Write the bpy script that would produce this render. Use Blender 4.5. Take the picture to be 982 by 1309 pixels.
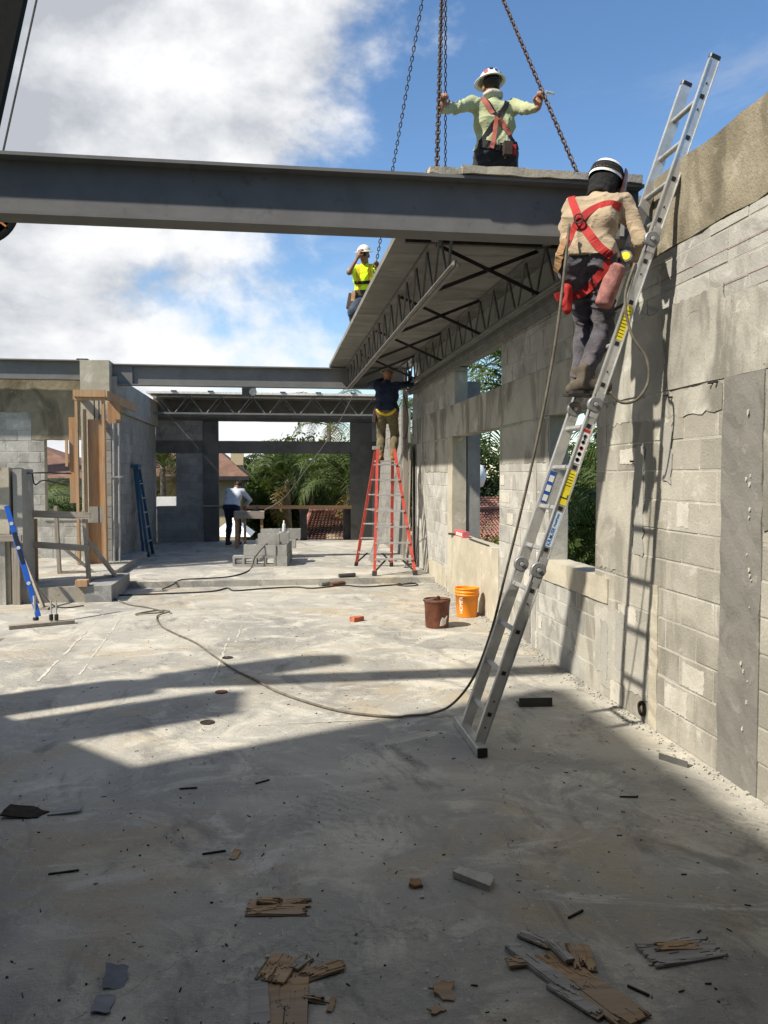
import bpy, math, random
import numpy as np
from mathutils import Vector, Matrix
from mathutils.bvhtree import BVHTree
from math import radians as R, sin, cos, pi

random.seed(7)
rng = np.random.default_rng(7)
scene = bpy.context.scene
for o in list(bpy.data.objects):
    bpy.data.objects.remove(o)
COL = scene.collection

# ------------------------------------------------------------------ camera
cam = bpy.data.cameras.new('camera')
cam.sensor_fit = 'VERTICAL'
cam.sensor_height = 36.0
cam.lens = 28.0
cam.clip_start = 0.05
cam.clip_end = 3000
camo = bpy.data.objects.new('camera', cam)
COL.objects.link(camo)
camo.location = (0, 0, 1.8)
camo.rotation_euler = (R(90 - 2.67), 0, R(-7.83))
scene.camera = camo

# ------------------------------------------------------------------ light and sky
SUN = Vector((0.85, 0.38, -1.0)).normalized()          # direction the light travels
EL = math.asin(-SUN.z)
AZ = math.atan2(-SUN.x, -SUN.y)                        # clockwise from +Y
world = bpy.data.worlds.new('World')
scene.world = world
world.use_nodes = True
wt = world.node_tree
wt.nodes.clear()


def wn(t, **k):
    n = wt.nodes.new(t)
    for a, b in k.items():
        setattr(n, a, b)
    return n


def wl(a, b):
    wt.links.new(a, b)


def wmath(op, a, b=None, c=None, clamp=False):
    n = wn('ShaderNodeMath', operation=op, use_clamp=clamp)
    for i, v in enumerate((a, b, c)):
        if v is None:
            continue
        if isinstance(v, (int, float)):
            n.inputs[i].default_value = v
        else:
            wl(v, n.inputs[i])
    return n.outputs[0]


sky = wn('ShaderNodeTexSky', sky_type='NISHITA', sun_disc=False, sun_elevation=EL, sun_rotation=AZ,
         air_density=1.0, dust_density=0.1, ozone_density=2.0, altitude=10)
tc = wn('ShaderNodeTexCoord')
mp = wn('ShaderNodeMapping')
mp.inputs['Scale'].default_value = (1.0, 1.0, 1.45)
mp.inputs['Location'].default_value = (3.1, 0.4, 0.2)
wl(tc.outputs['Generated'], mp.inputs['Vector'])


def cloud_noise(vec, scale, detail, rough, dist):
    n = wn('ShaderNodeTexNoise')
    n.inputs['Scale'].default_value = scale
    n.inputs['Detail'].default_value = detail
    n.inputs['Roughness'].default_value = rough
    n.inputs['Distortion'].default_value = dist
    wl(vec, n.inputs['Vector'])
    return n.outputs['Fac']


def cloud_density(vec):
    """billows: broad masses with finer puffs"""
    a = cloud_noise(vec, 2.0, 10, 0.60, 0.15)
    b = cloud_noise(vec, 6.5, 8, 0.58, 0.1)
    return wmath('ADD', wmath('MULTIPLY', a, 0.78), wmath('MULTIPLY', b, 0.24))


d0 = cloud_density(mp.outputs[0])
offv = wn('ShaderNodeVectorMath', operation='ADD')              # the same field a little nearer the sun, for lit and shaded sides
offv.inputs[1].default_value = tuple(Vector((-0.55, -0.15, 0.55)) * 0.10)
wl(mp.outputs[0], offv.inputs[0])
d1 = cloud_density(offv.outputs[0])
dotn = wn('ShaderNodeVectorMath', operation='DOT_PRODUCT')      # the bank of cloud stands in the north-west
dotn.inputs[1].default_value = Vector((-0.9, 0.3, 0.3)).normalized()
wl(tc.outputs['Generated'], dotn.inputs[0])
bias = wmath('MULTIPLY_ADD', dotn.outputs['Value'], 0.92, -0.272)
dens = wmath('ADD', d0, bias)
cov = wn('ShaderNodeMapRange', interpolation_type='SMOOTHSTEP')
cov.inputs['From Min'].default_value = 0.475
cov.inputs['From Max'].default_value = 0.60
wl(dens, cov.inputs['Value'])
wisp = wn('ShaderNodeMapRange', interpolation_type='SMOOTHSTEP')
wisp.inputs['From Min'].default_value = 0.50
wisp.inputs['From Max'].default_value = 0.80
wisp.inputs['To Max'].default_value = 0.35
mp3 = wn('ShaderNodeMapping')
mp3.inputs['Scale'].default_value = (1.0, 1.0, 3.2)
mp3.inputs['Rotation'].default_value = (0.3, 0.2, 0)
wl(tc.outputs['Generated'], mp3.inputs['Vector'])
wl(cloud_noise(mp3.outputs[0], 2.6, 8, 0.62, 0.6), wisp.inputs['Value'])
cover = wmath('MAXIMUM', cov.outputs['Result'], wisp.outputs['Result'])
lit = wmath('MULTIPLY_ADD', wmath('SUBTRACT', d0, d1), 5.0, 0.60)
thick = wn('ShaderNodeMapRange')                                # deep cloud is greyer underneath
thick.inputs['From Min'].default_value = 0.60
thick.inputs['From Max'].default_value = 0.95
thick.inputs['To Max'].default_value = 0.48
wl(dens, thick.inputs['Value'])
shade = wmath('SUBTRACT', lit, thick.outputs['Result'], clamp=True)
crmp = wn('ShaderNodeValToRGB')
crmp.color_ramp.elements[0].position = 0.05
crmp.color_ramp.elements[0].color = (3.5, 3.7, 4.05, 1)
crmp.color_ramp.elements[1].position = 0.72
crmp.color_ramp.elements[1].color = (6.7, 6.75, 6.85, 1)
wl(shade, crmp.inputs['Fac'])
mixs = wn('ShaderNodeMix', data_type='RGBA')
wl(cover, mixs.inputs['Factor'])
hsv = wn('ShaderNodeHueSaturation')
hsv.inputs['Saturation'].default_value = 1.14
hsv.inputs['Value'].default_value = 1.18
wl(sky.outputs['Color'], hsv.inputs['Color'])
wl(hsv.outputs['Color'], mixs.inputs['A'])
wl(crmp.outputs['Color'], mixs.inputs['B'])
bg = wn('ShaderNodeBackground')
bg.inputs['Strength'].default_value = 0.098
wl(mixs.outputs['Result'], bg.inputs['Color'])
wo = wn('ShaderNodeOutputWorld')
wl(bg.outputs[0], wo.inputs['Surface'])

sl = bpy.data.lights.new('sun', 'SUN')
sl.energy = 5.0
sl.angle = R(1.3)
sl.color = (1.0, 0.92, 0.79)
so = bpy.data.objects.new('sun', sl)
COL.objects.link(so)
so.location = (-20, -10, 30)
so.rotation_euler = SUN.to_track_quat('-Z', 'Y').to_euler()
scene.view_settings.view_transform = 'Standard'
scene.view_settings.look = 'None'
scene.view_settings.gamma = 1
scene.view_settings.use_curve_mapping = False
scene.view_settings.exposure = 0.62
scene.render.engine = 'CYCLES'
scene.cycles.max_bounces = 6
scene.cycles.diffuse_bounces = 4

# ------------------------------------------------------------------ materials
MATS = {}


class NT:
    def __init__(s, name):
        s.m = bpy.data.materials.new(name)
        s.m.use_nodes = True
        s.t = s.m.node_tree
        s.b = s.t.nodes['Principled BSDF']

    def n(s, t, **k):
        n = s.t.nodes.new(t)
        for a, b in k.items():
            setattr(n, a, b)
        return n

    def l(s, a, b):
        s.t.links.new(a, b)

    def noise(s, vec, scale, detail=4, rough=0.55, dist=0.0):
        n = s.n('ShaderNodeTexNoise')
        n.inputs['Scale'].default_value = scale
        n.inputs['Detail'].default_value = detail
        n.inputs['Roughness'].default_value = rough
        n.inputs['Distortion'].default_value = dist
        if vec is not None:
            s.l(vec, n.inputs['Vector'])
        return n.outputs['Fac']

    def rng(s, v, a, b, c=0.0, d=1.0, smooth=True):
        n = s.n('ShaderNodeMapRange')
        if smooth:
            n.interpolation_type = 'SMOOTHSTEP'
        for i, q in zip(('From Min', 'From Max', 'To Min', 'To Max'), (a, b, c, d)):
            n.inputs[i].default_value = q
        s.l(v, n.inputs['Value'])
        return n.outputs['Result']

    def mix(s, f, a, b, bt='MIX'):
        n = s.n('ShaderNodeMix', data_type='RGBA', blend_type=bt)
        for i, v in (('Factor', f), ('A', a), ('B', b)):
            if isinstance(v, (int, float)):
                n.inputs[i].default_value = v
            elif isinstance(v, tuple):
                n.inputs[i].default_value = (*v, 1)
            else:
                s.l(v, n.inputs[i])
        return n.outputs['Result']

    def math(s, op, a, b=None, clamp=False):
        n = s.n('ShaderNodeMath', operation=op, use_clamp=clamp)
        for i, v in enumerate((a, b)):
            if v is None:
                continue
            if isinstance(v, (int, float)):
                n.inputs[i].default_value = v
            else:
                s.l(v, n.inputs[i])
        return n.outputs[0]

    def scaled(s, vec, sc, loc=(0, 0, 0), rot=(0, 0, 0)):
        n = s.n('ShaderNodeMapping')
        n.inputs['Scale'].default_value = sc
        n.inputs['Location'].default_value = loc
        n.inputs['Rotation'].default_value = rot
        s.l(vec, n.inputs['Vector'])
        return n.outputs[0]

    def pos(s):
        return s.n('ShaderNodeNewGeometry').outputs['Position']

    def obj(s):
        return s.n('ShaderNodeTexCoord').outputs['Object']

    def rand(s):
        return s.n('ShaderNodeObjectInfo').outputs['Random']

    def bump(s, h, strength, dist=0.01):
        n = s.n('ShaderNodeBump')
        n.inputs['Strength'].default_value = strength
        n.inputs['Distance'].default_value = dist
        s.l(h, n.inputs['Height'])
        s.l(n.outputs[0], s.b.inputs['Normal'])

    def out(s, col, rough=0.85, metal=0.0, spec=0.4):
        if isinstance(col, tuple):
            s.b.inputs['Base Color'].default_value = (*col, 1)
        else:
            s.l(col, s.b.inputs['Base Color'])
        if isinstance(rough, (int, float)):
            s.b.inputs['Roughness'].default_value = rough
        else:
            s.l(rough, s.b.inputs['Roughness'])
        s.b.inputs['Metallic'].default_value = metal
        s.b.inputs['Specular IOR Level'].default_value = spec
        return s.m


def concrete(name, a, b, scale=1.6, light=None, dark=None, grain=90, streak=False, bump=0.35, rnd=0.0, damp=0.55):
    """mottled concrete; light = pale mortar smears, dark = damp stains"""
    k = NT(name)
    p = k.pos()
    c = k.mix(k.rng(k.noise(p, scale, 6, 0.62, 0.4), 0.32, 0.68), a, b)
    if dark:
        v = k.scaled(p, (1, 1, 0.35)) if streak else p
        c = k.mix(k.rng(k.noise(v, scale * 1.3, 5, 0.6, 0.8), damp, damp + 0.17, 0, 0.75), c, dark)
    if light:
        v2 = k.scaled(p, (1, 1, 1), (5.1, 2.2, 8.8))
        c = k.mix(k.rng(k.noise(v2, scale * 2.2, 6, 0.66, 0.6), 0.56, 0.70, 0, 0.8), c, light)
    g = k.noise(p, grain, 3, 0.6)
    c = k.mix(0.22, c, k.mix(g, (0.05, 0.05, 0.05), (0.75, 0.74, 0.70)), 'OVERLAY')
    pit = k.noise(p, 34, 2, 0.5)
    c = k.mix(k.rng(pit, 0.70, 0.76, 0, 0.6), c, (0.08, 0.075, 0.07))
    if rnd:
        c = k.mix(1.0, c, k.mix(k.rand(), (1 - rnd, 1 - rnd, 1 - rnd), (1 + rnd, 1 + rnd, 1 + rnd)), 'MULTIPLY')
    k.bump(k.math('ADD', k.noise(p, 60, 4, 0.65), k.math('MULTIPLY', k.noise(p, 9, 3), 1.6)), bump, 0.012)
    MATS[name] = k.out(c, 0.9, 0, 0.25)
    return MATS[name]


concrete('block_tan', (0.298, 0.284, 0.247), (0.385, 0.368, 0.322), 1.7, (0.52, 0.50, 0.45), (0.20, 0.19, 0.162), rnd=0.16, damp=0.49, streak=True, bump=0.4)
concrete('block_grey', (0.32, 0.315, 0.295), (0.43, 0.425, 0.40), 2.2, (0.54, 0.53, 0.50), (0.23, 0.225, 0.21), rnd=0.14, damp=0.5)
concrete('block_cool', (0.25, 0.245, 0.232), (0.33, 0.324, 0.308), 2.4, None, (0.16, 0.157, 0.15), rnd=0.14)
concrete('mortar', (0.33, 0.32, 0.285), (0.43, 0.415, 0.37), 3, (0.6, 0.58, 0.53), None)
concrete('block_loose', (0.25, 0.248, 0.238), (0.32, 0.316, 0.30), 3, None, (0.2, 0.197, 0.187), rnd=0.2)
concrete('mortar_pale', (0.44, 0.42, 0.37), (0.54, 0.52, 0.47), 6, None, (0.34, 0.32, 0.275))
concrete('mortar_dark', (0.22, 0.22, 0.21), (0.29, 0.285, 0.27), 3)
concrete('cast_grey', (0.27, 0.265, 0.245), (0.36, 0.35, 0.32), 1.3, (0.5, 0.49, 0.46), (0.19, 0.185, 0.17), streak=True)
concrete('cast_smear', (0.33, 0.32, 0.285), (0.44, 0.425, 0.38), 1.5, (0.53, 0.52, 0.48), (0.135, 0.128, 0.112), streak=True, damp=0.44)
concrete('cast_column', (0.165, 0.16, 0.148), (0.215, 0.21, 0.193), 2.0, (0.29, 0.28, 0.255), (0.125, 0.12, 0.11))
concrete('cast_shaded', (0.10, 0.097, 0.09), (0.15, 0.146, 0.135), 1.8, None, (0.08, 0.077, 0.07))  # concrete darkened so the far wall's shade sits in its colour
concrete('cast_tan', (0.37, 0.34, 0.27), (0.47, 0.435, 0.355), 1.7, (0.58, 0.56, 0.5), (0.25, 0.235, 0.19), streak=True)
concrete('tie_brown', (0.205, 0.18, 0.128), (0.285, 0.255, 0.19), 1.6, (0.36, 0.33, 0.26), (0.115, 0.10, 0.072), streak=True, bump=0.6, damp=0.5)
concrete('kerb', (0.20, 0.205, 0.21), (0.30, 0.30, 0.29), 1.6, (0.5, 0.48, 0.44), (0.12, 0.12, 0.12))
concrete('stucco_house', (0.52, 0.43, 0.26), (0.58, 0.49, 0.32), 0.8)
concrete('stucco_white', (0.55, 0.54, 0.50), (0.62, 0.61, 0.58), 0.5)


def make_floor_mat():
    k = NT('floor')
    p = k.pos()
    big = k.noise(p, 0.6, 7, 0.62, 0.8)
    c = k.mix(k.rng(big, 0.36, 0.64), (0.27, 0.265, 0.25), (0.40, 0.385, 0.345))
    med = k.noise(k.scaled(p, (1, 1, 1), (3, 9, 1)), 2.0, 8, 0.68, 0.9)
    c = k.mix(k.rng(med, 0.48, 0.66, 0, 0.85), c, (0.53, 0.505, 0.44))
    # brown water stains, mostly long patches
    c = k.mix(k.rng(k.noise(k.scaled(p, (.7, .9, 1), (8.5, 2.1, 0)), 1.0, 7, 0.68, 1.0), 0.50, 0.66, 0, 0.7), c, (0.36, 0.30, 0.21))
    c = k.mix(k.rng(k.noise(k.scaled(p, (1.2, .6, 1), (1.7, 4.4, 0)), 1.5, 8, 0.7, 1.3), 0.52, 0.68, 0, 0.8), c, (0.175, 0.17, 0.16))
    # swept dust: pale veils with a torn edge
    v = k.noise(k.scaled(p, (.8, 1.6, 1), (14.5, 7.1, 0), (0, 0, .5)), 1.3, 9, 0.74, 1.6)
    c = k.mix(k.rng(v, 0.54, 0.70, 0, 0.75), c, (0.56, 0.545, 0.51))
    # boot and trowel scuffs
    ws = k.n('ShaderNodeTexWave', wave_type='BANDS', bands_direction='DIAGONAL')
    ws.inputs['Scale'].default_value = 7.0
    ws.inputs['Distortion'].default_value = 14
    ws.inputs['Detail'].default_value = 5
    ws.inputs['Detail Scale'].default_value = 1.3
    ws.inputs['Detail Roughness'].default_value = 0.7
    k.l(p, ws.inputs['Vector'])
    patchy = k.rng(k.noise(k.scaled(p, (1, 1, 1), (21, 5, 0)), 1.1, 4, 0.6), 0.5, 0.64)
    c = k.mix(k.math('MULTIPLY', k.rng(ws.outputs['Fac'], 0.6, 0.9, 0, 0.35), patchy), c, (0.15, 0.145, 0.135))
    scr = k.noise(k.scaled(p, (3.2, 26, 1), (0, 0, 0), (0, 0, 0.6)), 2.2, 5, 0.7, 0.5)
    c = k.mix(k.rng(scr, 0.60, 0.72, 0, 0.55), c, (0.15, 0.145, 0.14))
    scr2 = k.noise(k.scaled(p, (24, 2.6, 1), (4, 1, 0), (0, 0, -0.35)), 2.0, 5, 0.7, 0.5)
    c = k.mix(k.rng(scr2, 0.60, 0.74, 0, 0.5), c, (0.55, 0.54, 0.50))
    sp = k.noise(p, 22, 3, 0.6)
    c = k.mix(k.rng(sp, 0.66, 0.72, 0, 0.8), c, (0.09, 0.085, 0.08))
    c = k.mix(k.rng(k.noise(k.scaled(p, (1, 1, 1), (2, 2, 2)), 38, 2), 0.68, 0.74, 0, 0.7), c, (0.60, 0.58, 0.54))
    c = k.mix(0.35, c, k.mix(k.noise(p, 130, 4, 0.7), (0.08, 0.08, 0.08), (0.85, 0.85, 0.82)), 'OVERLAY')
    # hairline cracks
    vor = k.n('ShaderNodeTexVoronoi', feature='DISTANCE_TO_EDGE')
    vor.inputs['Scale'].default_value = 0.55
    dv = k.n('ShaderNodeVectorMath', operation='ADD')
    nv = k.n('ShaderNodeTexNoise')
    nv.inputs['Scale'].default_value = 2.4
    nv.inputs['Detail'].default_value = 6
    k.l(p, nv.inputs['Vector'])
    sc = k.n('ShaderNodeVectorMath', operation='SCALE')
    sc.inputs['Scale'].default_value = 0.6
    k.l(nv.outputs['Color'], sc.inputs[0])
    k.l(p, dv.inputs[0])
    k.l(sc.outputs[0], dv.inputs[1])
    k.l(dv.outputs[0], vor.inputs['Vector'])
    c = k.mix(k.rng(vor.outputs['Distance'], 0.0004, 0.0016, 0.5, 0), c, (0.10, 0.095, 0.09))
    h = k.math('ADD', k.math('MULTIPLY', k.noise(p, 90, 4, 0.7), 0.7), k.math('ADD', k.math('MULTIPLY', med, 1.2), k.math('MULTIPLY', k.math('ADD', scr, k.math('MULTIPLY', ws.outputs['Fac'], 0.35)), 0.5)))
    k.bump(h, 0.6, 0.012)
    MATS['floor'] = k.out(c, k.rng(med, 0.3, 0.7, 0.68, 0.92), 0, 0.3)


make_floor_mat()


def wood(name, a, b, dark, axis=2, weather=0.0):
    k = NT(name)
    p = k.obj()
    sc = [22, 22, 22]
    sc[axis] = 1.2
    v = k.scaled(p, tuple(sc))
    c = k.mix(k.rng(k.noise(v, 1.0, 6, 0.62, 0.7), 0.3, 0.7), a, b)
    c = k.mix(k.rng(k.noise(k.scaled(p, tuple(q * 2.3 for q in sc)), 1.0, 4, 0.6), 0.56, 0.72, 0, 0.7), c, dark)
    vor = k.n('ShaderNodeTexVoronoi')
    vor.inputs['Scale'].default_value = 4.5
    k.l(p, vor.inputs['Vector'])
    c = k.mix(k.rng(vor.outputs['Distance'], 0.04, 0.11, 0.85, 0), c, tuple(q * 0.35 for q in dark))
    if weather:
        c = k.mix(k.rng(k.noise(p, 3.5, 5, 0.6), 0.4, 0.65, 0, weather), c, (0.26, 0.24, 0.21))
    k.bump(k.noise(v, 1.5, 5), 0.4, 0.006)
    MATS[name] = k.out(c, 0.8, 0, 0.25)


wood('wood_new', (0.34, 0.21, 0.11), (0.45, 0.295, 0.165), (0.20, 0.11, 0.055), 2, 0.3)
wood('wood_ply', (0.30, 0.165, 0.078), (0.41, 0.245, 0.125), (0.17, 0.085, 0.04), 2, 0.3)
wood('wood_grey', (0.23, 0.20, 0.165), (0.34, 0.30, 0.25), (0.13, 0.105, 0.08), 0)
wood('wood_grey_up', (0.23, 0.20, 0.165), (0.34, 0.30, 0.25), (0.13, 0.105, 0.08), 2)
wood('wood_rail', (0.33, 0.19, 0.10), (0.43, 0.27, 0.15), (0.2, 0.11, 0.06), 0)
wood('scrap_tan', (0.33, 0.215, 0.12), (0.46, 0.325, 0.20), (0.17, 0.10, 0.055), 0, 0.5)
wood('scrap_dark', (0.10, 0.07, 0.045), (0.20, 0.14, 0.09), (0.05, 0.035, 0.02), 0)
wood('scrap_grey', (0.25, 0.24, 0.225), (0.38, 0.37, 0.35), (0.12, 0.11, 0.10), 0)


def plain(name, col, rough=0.6, metal=0.0, spec=0.4, var=0.25, scale=6.0, rust=None, bump=0.0, bscale=60, rand=0.0):
    k = NT(name)
    p = k.pos()
    d = tuple(q * (1 - var) for q in col)
    l = tuple(min(1, q * (1 + var * 0.6)) for q in col)
    c = k.mix(k.rng(k.noise(p, scale, 6, 0.62, 0.3), 0.32, 0.68), d, l)
    if rust:
        c = k.mix(k.rng(k.noise(k.scaled(p, (1, 1, 1), (3, 3, 3)), scale * 2.5, 6, 0.7), 0.58, 0.72, 0, 0.8), c, rust)
    if rand:
        c = k.mix(1.0, c, k.mix(k.rand(), (1 - rand,) * 3, (1 + rand,) * 3), 'MULTIPLY')
    if bump:
        k.bump(k.noise(p, bscale, 4, 0.6), bump, 0.008)
    MATS[name] = k.out(c, rough, metal, spec)


plain('steel_primer', (0.165, 0.165, 0.162), 0.75, 0.0, 0.18, 0.13, 2.5, (0.115, 0.118, 0.118), 0.12, 25)
plain('joist_steel', (0.155, 0.152, 0.145), 0.6, 0.1, 0.4, 0.25, 5, (0.09, 0.08, 0.07))
plain('dark_steel', (0.05, 0.047, 0.045), 0.6, 0.3, 0.4, 0.3, 5, (0.10, 0.05, 0.03))
plain('chain', (0.075, 0.05, 0.037), 0.6, 0.5, 0.4, 0.4, 15)
plain('aluminium', (0.60, 0.60, 0.585), 0.42, 0.75, 0.5, 0.16, 8, (0.40, 0.40, 0.39), 0.1, 200)
plain('aluminium_dull', (0.46, 0.46, 0.45), 0.5, 0.6, 0.5, 0.2, 12)
plain('hinge_grey', (0.20, 0.205, 0.21), 0.5, 0.3, 0.5, 0.2, 20)
plain('black_plastic', (0.015, 0.015, 0.016), 0.45, 0, 0.4, 0.2)
plain('rubber_cable', (0.035, 0.033, 0.03), 0.7, 0, 0.3, 0.3, 10)
plain('cable_dusty', (0.14, 0.125, 0.10), 0.8, 0, 0.2, 0.35, 12)
plain('red_fibreglass', (0.47, 0.07, 0.05), 0.5, 0, 0.4, 0.2, 6, (0.45, 0.12, 0.09))
plain('blue_fibreglass', (0.02, 0.085, 0.17), 0.5, 0, 0.4, 0.25, 6)
plain('blue_level', (0.015, 0.09, 0.42), 0.35, 0, 0.5, 0.12, 6)
plain('orange_plastic', (0.78, 0.25, 0.012), 0.45, 0, 0.4, 0.08, 3, (0.66, 0.24, 0.06))
plain('brown_bucket', (0.135, 0.05, 0.028), 0.7, 0, 0.3, 0.4, 8, (0.23, 0.12, 0.07))
plain('cement_white', (0.66, 0.64, 0.60), 0.9, 0, 0.2, 0.2, 20)
plain('chalk_red', (0.36, 0.20, 0.16), 0.9)
plain('brick_red', (0.42, 0.13, 0.07), 0.85, 0, 0.2, 0.3, 15)
plain('pink_box', (0.50, 0.115, 0.125), 0.6, 0, 0.3, 0.15, 10)
plain('white_paint', (0.78, 0.77, 0.74), 0.6, 0, 0.3, 0.05)
plain('print_blue', (0.012, 0.085, 0.36), 0.5)
plain('label_pale', (0.52, 0.62, 0.72), 0.5, 0, 0.3, 0.08)
plain('label_yellow', (0.74, 0.62, 0.03), 0.5, 0, 0.3, 0.12, 20)
plain('label_white', (0.70, 0.70, 0.68), 0.5, 0, 0.3, 0.08)
plain('label_red', (0.45, 0.03, 0.03), 0.5)
plain('print_black', (0.02, 0.02, 0.02), 0.6)
plain('hat_white', (0.78, 0.77, 0.73), 0.35, 0, 0.5, 0.06, 10, (0.6, 0.58, 0.53))
plain('hat_cream', (0.74, 0.69, 0.58), 0.4, 0, 0.5, 0.08, 10)
plain('hat_black', (0.02, 0.02, 0.022), 0.35, 0, 0.5)
plain('hood_black', (0.022, 0.022, 0.023), 0.9, 0, 0.15, 0.4, 30, None, 0.6, 40)
plain('visor_red', (0.17, 0.05, 0.05), 0.35, 0, 0.5, 0.4, 25)
plain('leather', (0.30, 0.18, 0.085), 0.75, 0, 0.3, 0.3, 12)
plain('leather_dark', (0.05, 0.032, 0.024), 0.7, 0, 0.3, 0.3, 12)
plain('boot', (0.10, 0.085, 0.065), 0.8, 0, 0.2, 0.3, 15)
plain('boot_tan', (0.23, 0.12, 0.055), 0.8, 0, 0.2, 0.3, 15)
plain('skin', (0.34, 0.165, 0.10), 0.55, 0, 0.4, 0.12, 20)
plain('skin_dark', (0.19, 0.09, 0.055), 0.55, 0, 0.4, 0.12, 20)
plain('hair', (0.02, 0.015, 0.012), 0.6, 0, 0.3)
plain('eye', (0.02, 0.015, 0.012), 0.2)
plain('strap_red', (0.36, 0.028, 0.026), 0.7, 0, 0.2, 0.15, 25)
plain('strap_black', (0.018, 0.018, 0.02), 0.75, 0, 0.2, 0.2, 25)
plain('strap_pink', (0.42, 0.13, 0.10), 0.75, 0, 0.2, 0.15, 25)
plain('strap_yellow', (0.62, 0.42, 0.03), 0.7, 0, 0.2, 0.15, 25)
plain('pouch_pink', (0.31, 0.145, 0.13), 0.9, 0, 0.15, 0.35, 18, (0.2, 0.1, 0.09), 0.5, 50)
plain('roof_tile', (0.29, 0.145, 0.115), 0.85, 0, 0.2, 0.35, 4, (0.19, 0.11, 0.095))
plain('roof_brown', (0.17, 0.10, 0.075), 0.85, 0, 0.2, 0.25, 3)
plain('dark_window', (0.02, 0.022, 0.025), 0.15, 0, 0.5)
plain('bark', (0.17, 0.135, 0.10), 0.9, 0, 0.2, 0.3, 6)
plain('bark_palm', (0.24, 0.21, 0.17), 0.9, 0, 0.2, 0.3, 9)
plain('tarp_white', (0.8, 0.8, 0.79), 0.7, 0, 0.3, 0.05)
plain('bag_blue', (0.14, 0.16, 0.195), 0.55, 0, 0.4, 0.25, 14)
plain('boom_dark', (0.010, 0.010, 0.010), 0.85, 0, 0.1, 0.2)
plain('crane_orange', (0.48, 0.16, 0.03), 0.45, 0, 0.4, 0.2)
plain('debris_dark', (0.035, 0.028, 0.022), 0.9, 0, 0.2, 0.4, 30)
plain('asphalt_grey', (0.24, 0.23, 0.21), 0.9, 0, 0.2, 0.25, 0.6)
plain('plastic_clear', (0.55, 0.6, 0.64), 0.2, 0, 0.5, 0.05)


def cloth(name, col, var=0.2, dirt=None, scale=9):
    k = NT(name)
    p = k.pos()
    c = k.mix(k.rng(k.noise(p, scale, 5, 0.6, 0.5), 0.3, 0.7), tuple(q * (1 - var) for q in col), tuple(min(1, q * (1 + var)) for q in col))
    if dirt:
        c = k.mix(k.rng(k.noise(k.scaled(p, (1, 1, 1), (4, 1, 7)), 7, 6, 0.65), 0.55, 0.72, 0, 0.7), c, dirt)
    w = k.n('ShaderNodeTexNoise')
    w.inputs['Scale'].default_value = 14
    w.inputs['Detail'].default_value = 3
    w.inputs['Distortion'].default_value = 1.6
    k.l(k.scaled(p, (1, 1, 1.8)), w.inputs['Vector'])
    k.bump(w.outputs['Fac'], 0.7, 0.012)
    k.b.inputs['Sheen Weight'].default_value = 0.15
    MATS[name] = k.out(c, 0.9, 0, 0.15)


cloth('shirt_sage', (0.34, 0.37, 0.215), 0.12, (0.30, 0.32, 0.19))
cloth('shirt_khaki', (0.36, 0.285, 0.195), 0.16, (0.27, 0.21, 0.145))
cloth('jeans_dark', (0.075, 0.07, 0.083), 0.3, (0.125, 0.10, 0.105))
cloth('trousers_black', (0.018, 0.019, 0.023), 0.3)
cloth('vest_lime', (0.58, 0.80, 0.02), 0.1)
cloth('jeans_blue', (0.04, 0.055, 0.085), 0.25)
cloth('shirt_navy', (0.018, 0.027, 0.055), 0.25)
cloth('trousers_olive', (0.125, 0.105, 0.06), 0.25, (0.08, 0.07, 0.045))
cloth('shirt_white', (0.44, 0.48, 0.55), 0.08)
cloth('trousers_navy', (0.014, 0.018, 0.035), 0.3)
cloth('cloth_cap', (0.36, 0.36, 0.31), 0.2)


def leaf(name, a, b, tr=0.35):
    k = NT(name)
    p = k.pos()
    c = k.mix(k.rng(k.noise(p, 0.9, 4, 0.6), 0.3, 0.7), a, b)
    c = k.mix(1.0, c, k.mix(k.noise(p, 7, 2), (0.6, 0.6, 0.6), (1.4, 1.4, 1.3)), 'MULTIPLY')
    k.out(c, 0.6, 0, 0.35)
    t = k.n('ShaderNodeBsdfTranslucent')
    k.l(k.mix(1.0, c, (1.3, 1.4, 0.6), 'MULTIPLY'), t.inputs['Color'])
    ms = k.n('ShaderNodeMixShader')
    ms.inputs[0].default_value = tr
    k.l(k.b.outputs[0], ms.inputs[1])
    k.l(t.outputs[0], ms.inputs[2])
    k.l(ms.outputs[0], k.t.nodes['Material Output'].inputs['Surface'])
    MATS[name] = k.m


leaf('palm_leaf', (0.035, 0.062, 0.016), (0.085, 0.12, 0.032))
leaf('palm_dry', (0.20, 0.14, 0.05), (0.30, 0.22, 0.09))
leaf('tree_leaf', (0.03, 0.052, 0.014), (0.07, 0.105, 0.026))
leaf('hedge_leaf', (0.055, 0.085, 0.018), (0.12, 0.165, 0.04))
leaf('grass', (0.05, 0.07, 0.02), (0.09, 0.11, 0.03), 0.1)
ka = NT('welding_arc')
ka.b.inputs['Emission Color'].default_value = (1, 0.9, 0.85, 1)
ka.b.inputs['Emission Strength'].default_value = 25
MATS['welding_arc'] = ka.m

# ------------------------------------------------------------------ mesh helpers
ORG = {}


def V(*a):
    return Vector(a)


def frame_z(d, up=None):
    """rotation whose Z axis is d"""
    d = Vector(d).normalized()
    u = Vector(up) if up else (Vector((0, 0, 1)) if abs(d.z) < 0.95 else Vector((0, 1, 0)))
    x = u.cross(d)
    if x.length < 1e-5:
        x = Vector((1, 0, 0)).cross(d)
    x.normalize()
    y = d.cross(x)
    return Matrix((x, y, d)).transposed()


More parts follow.
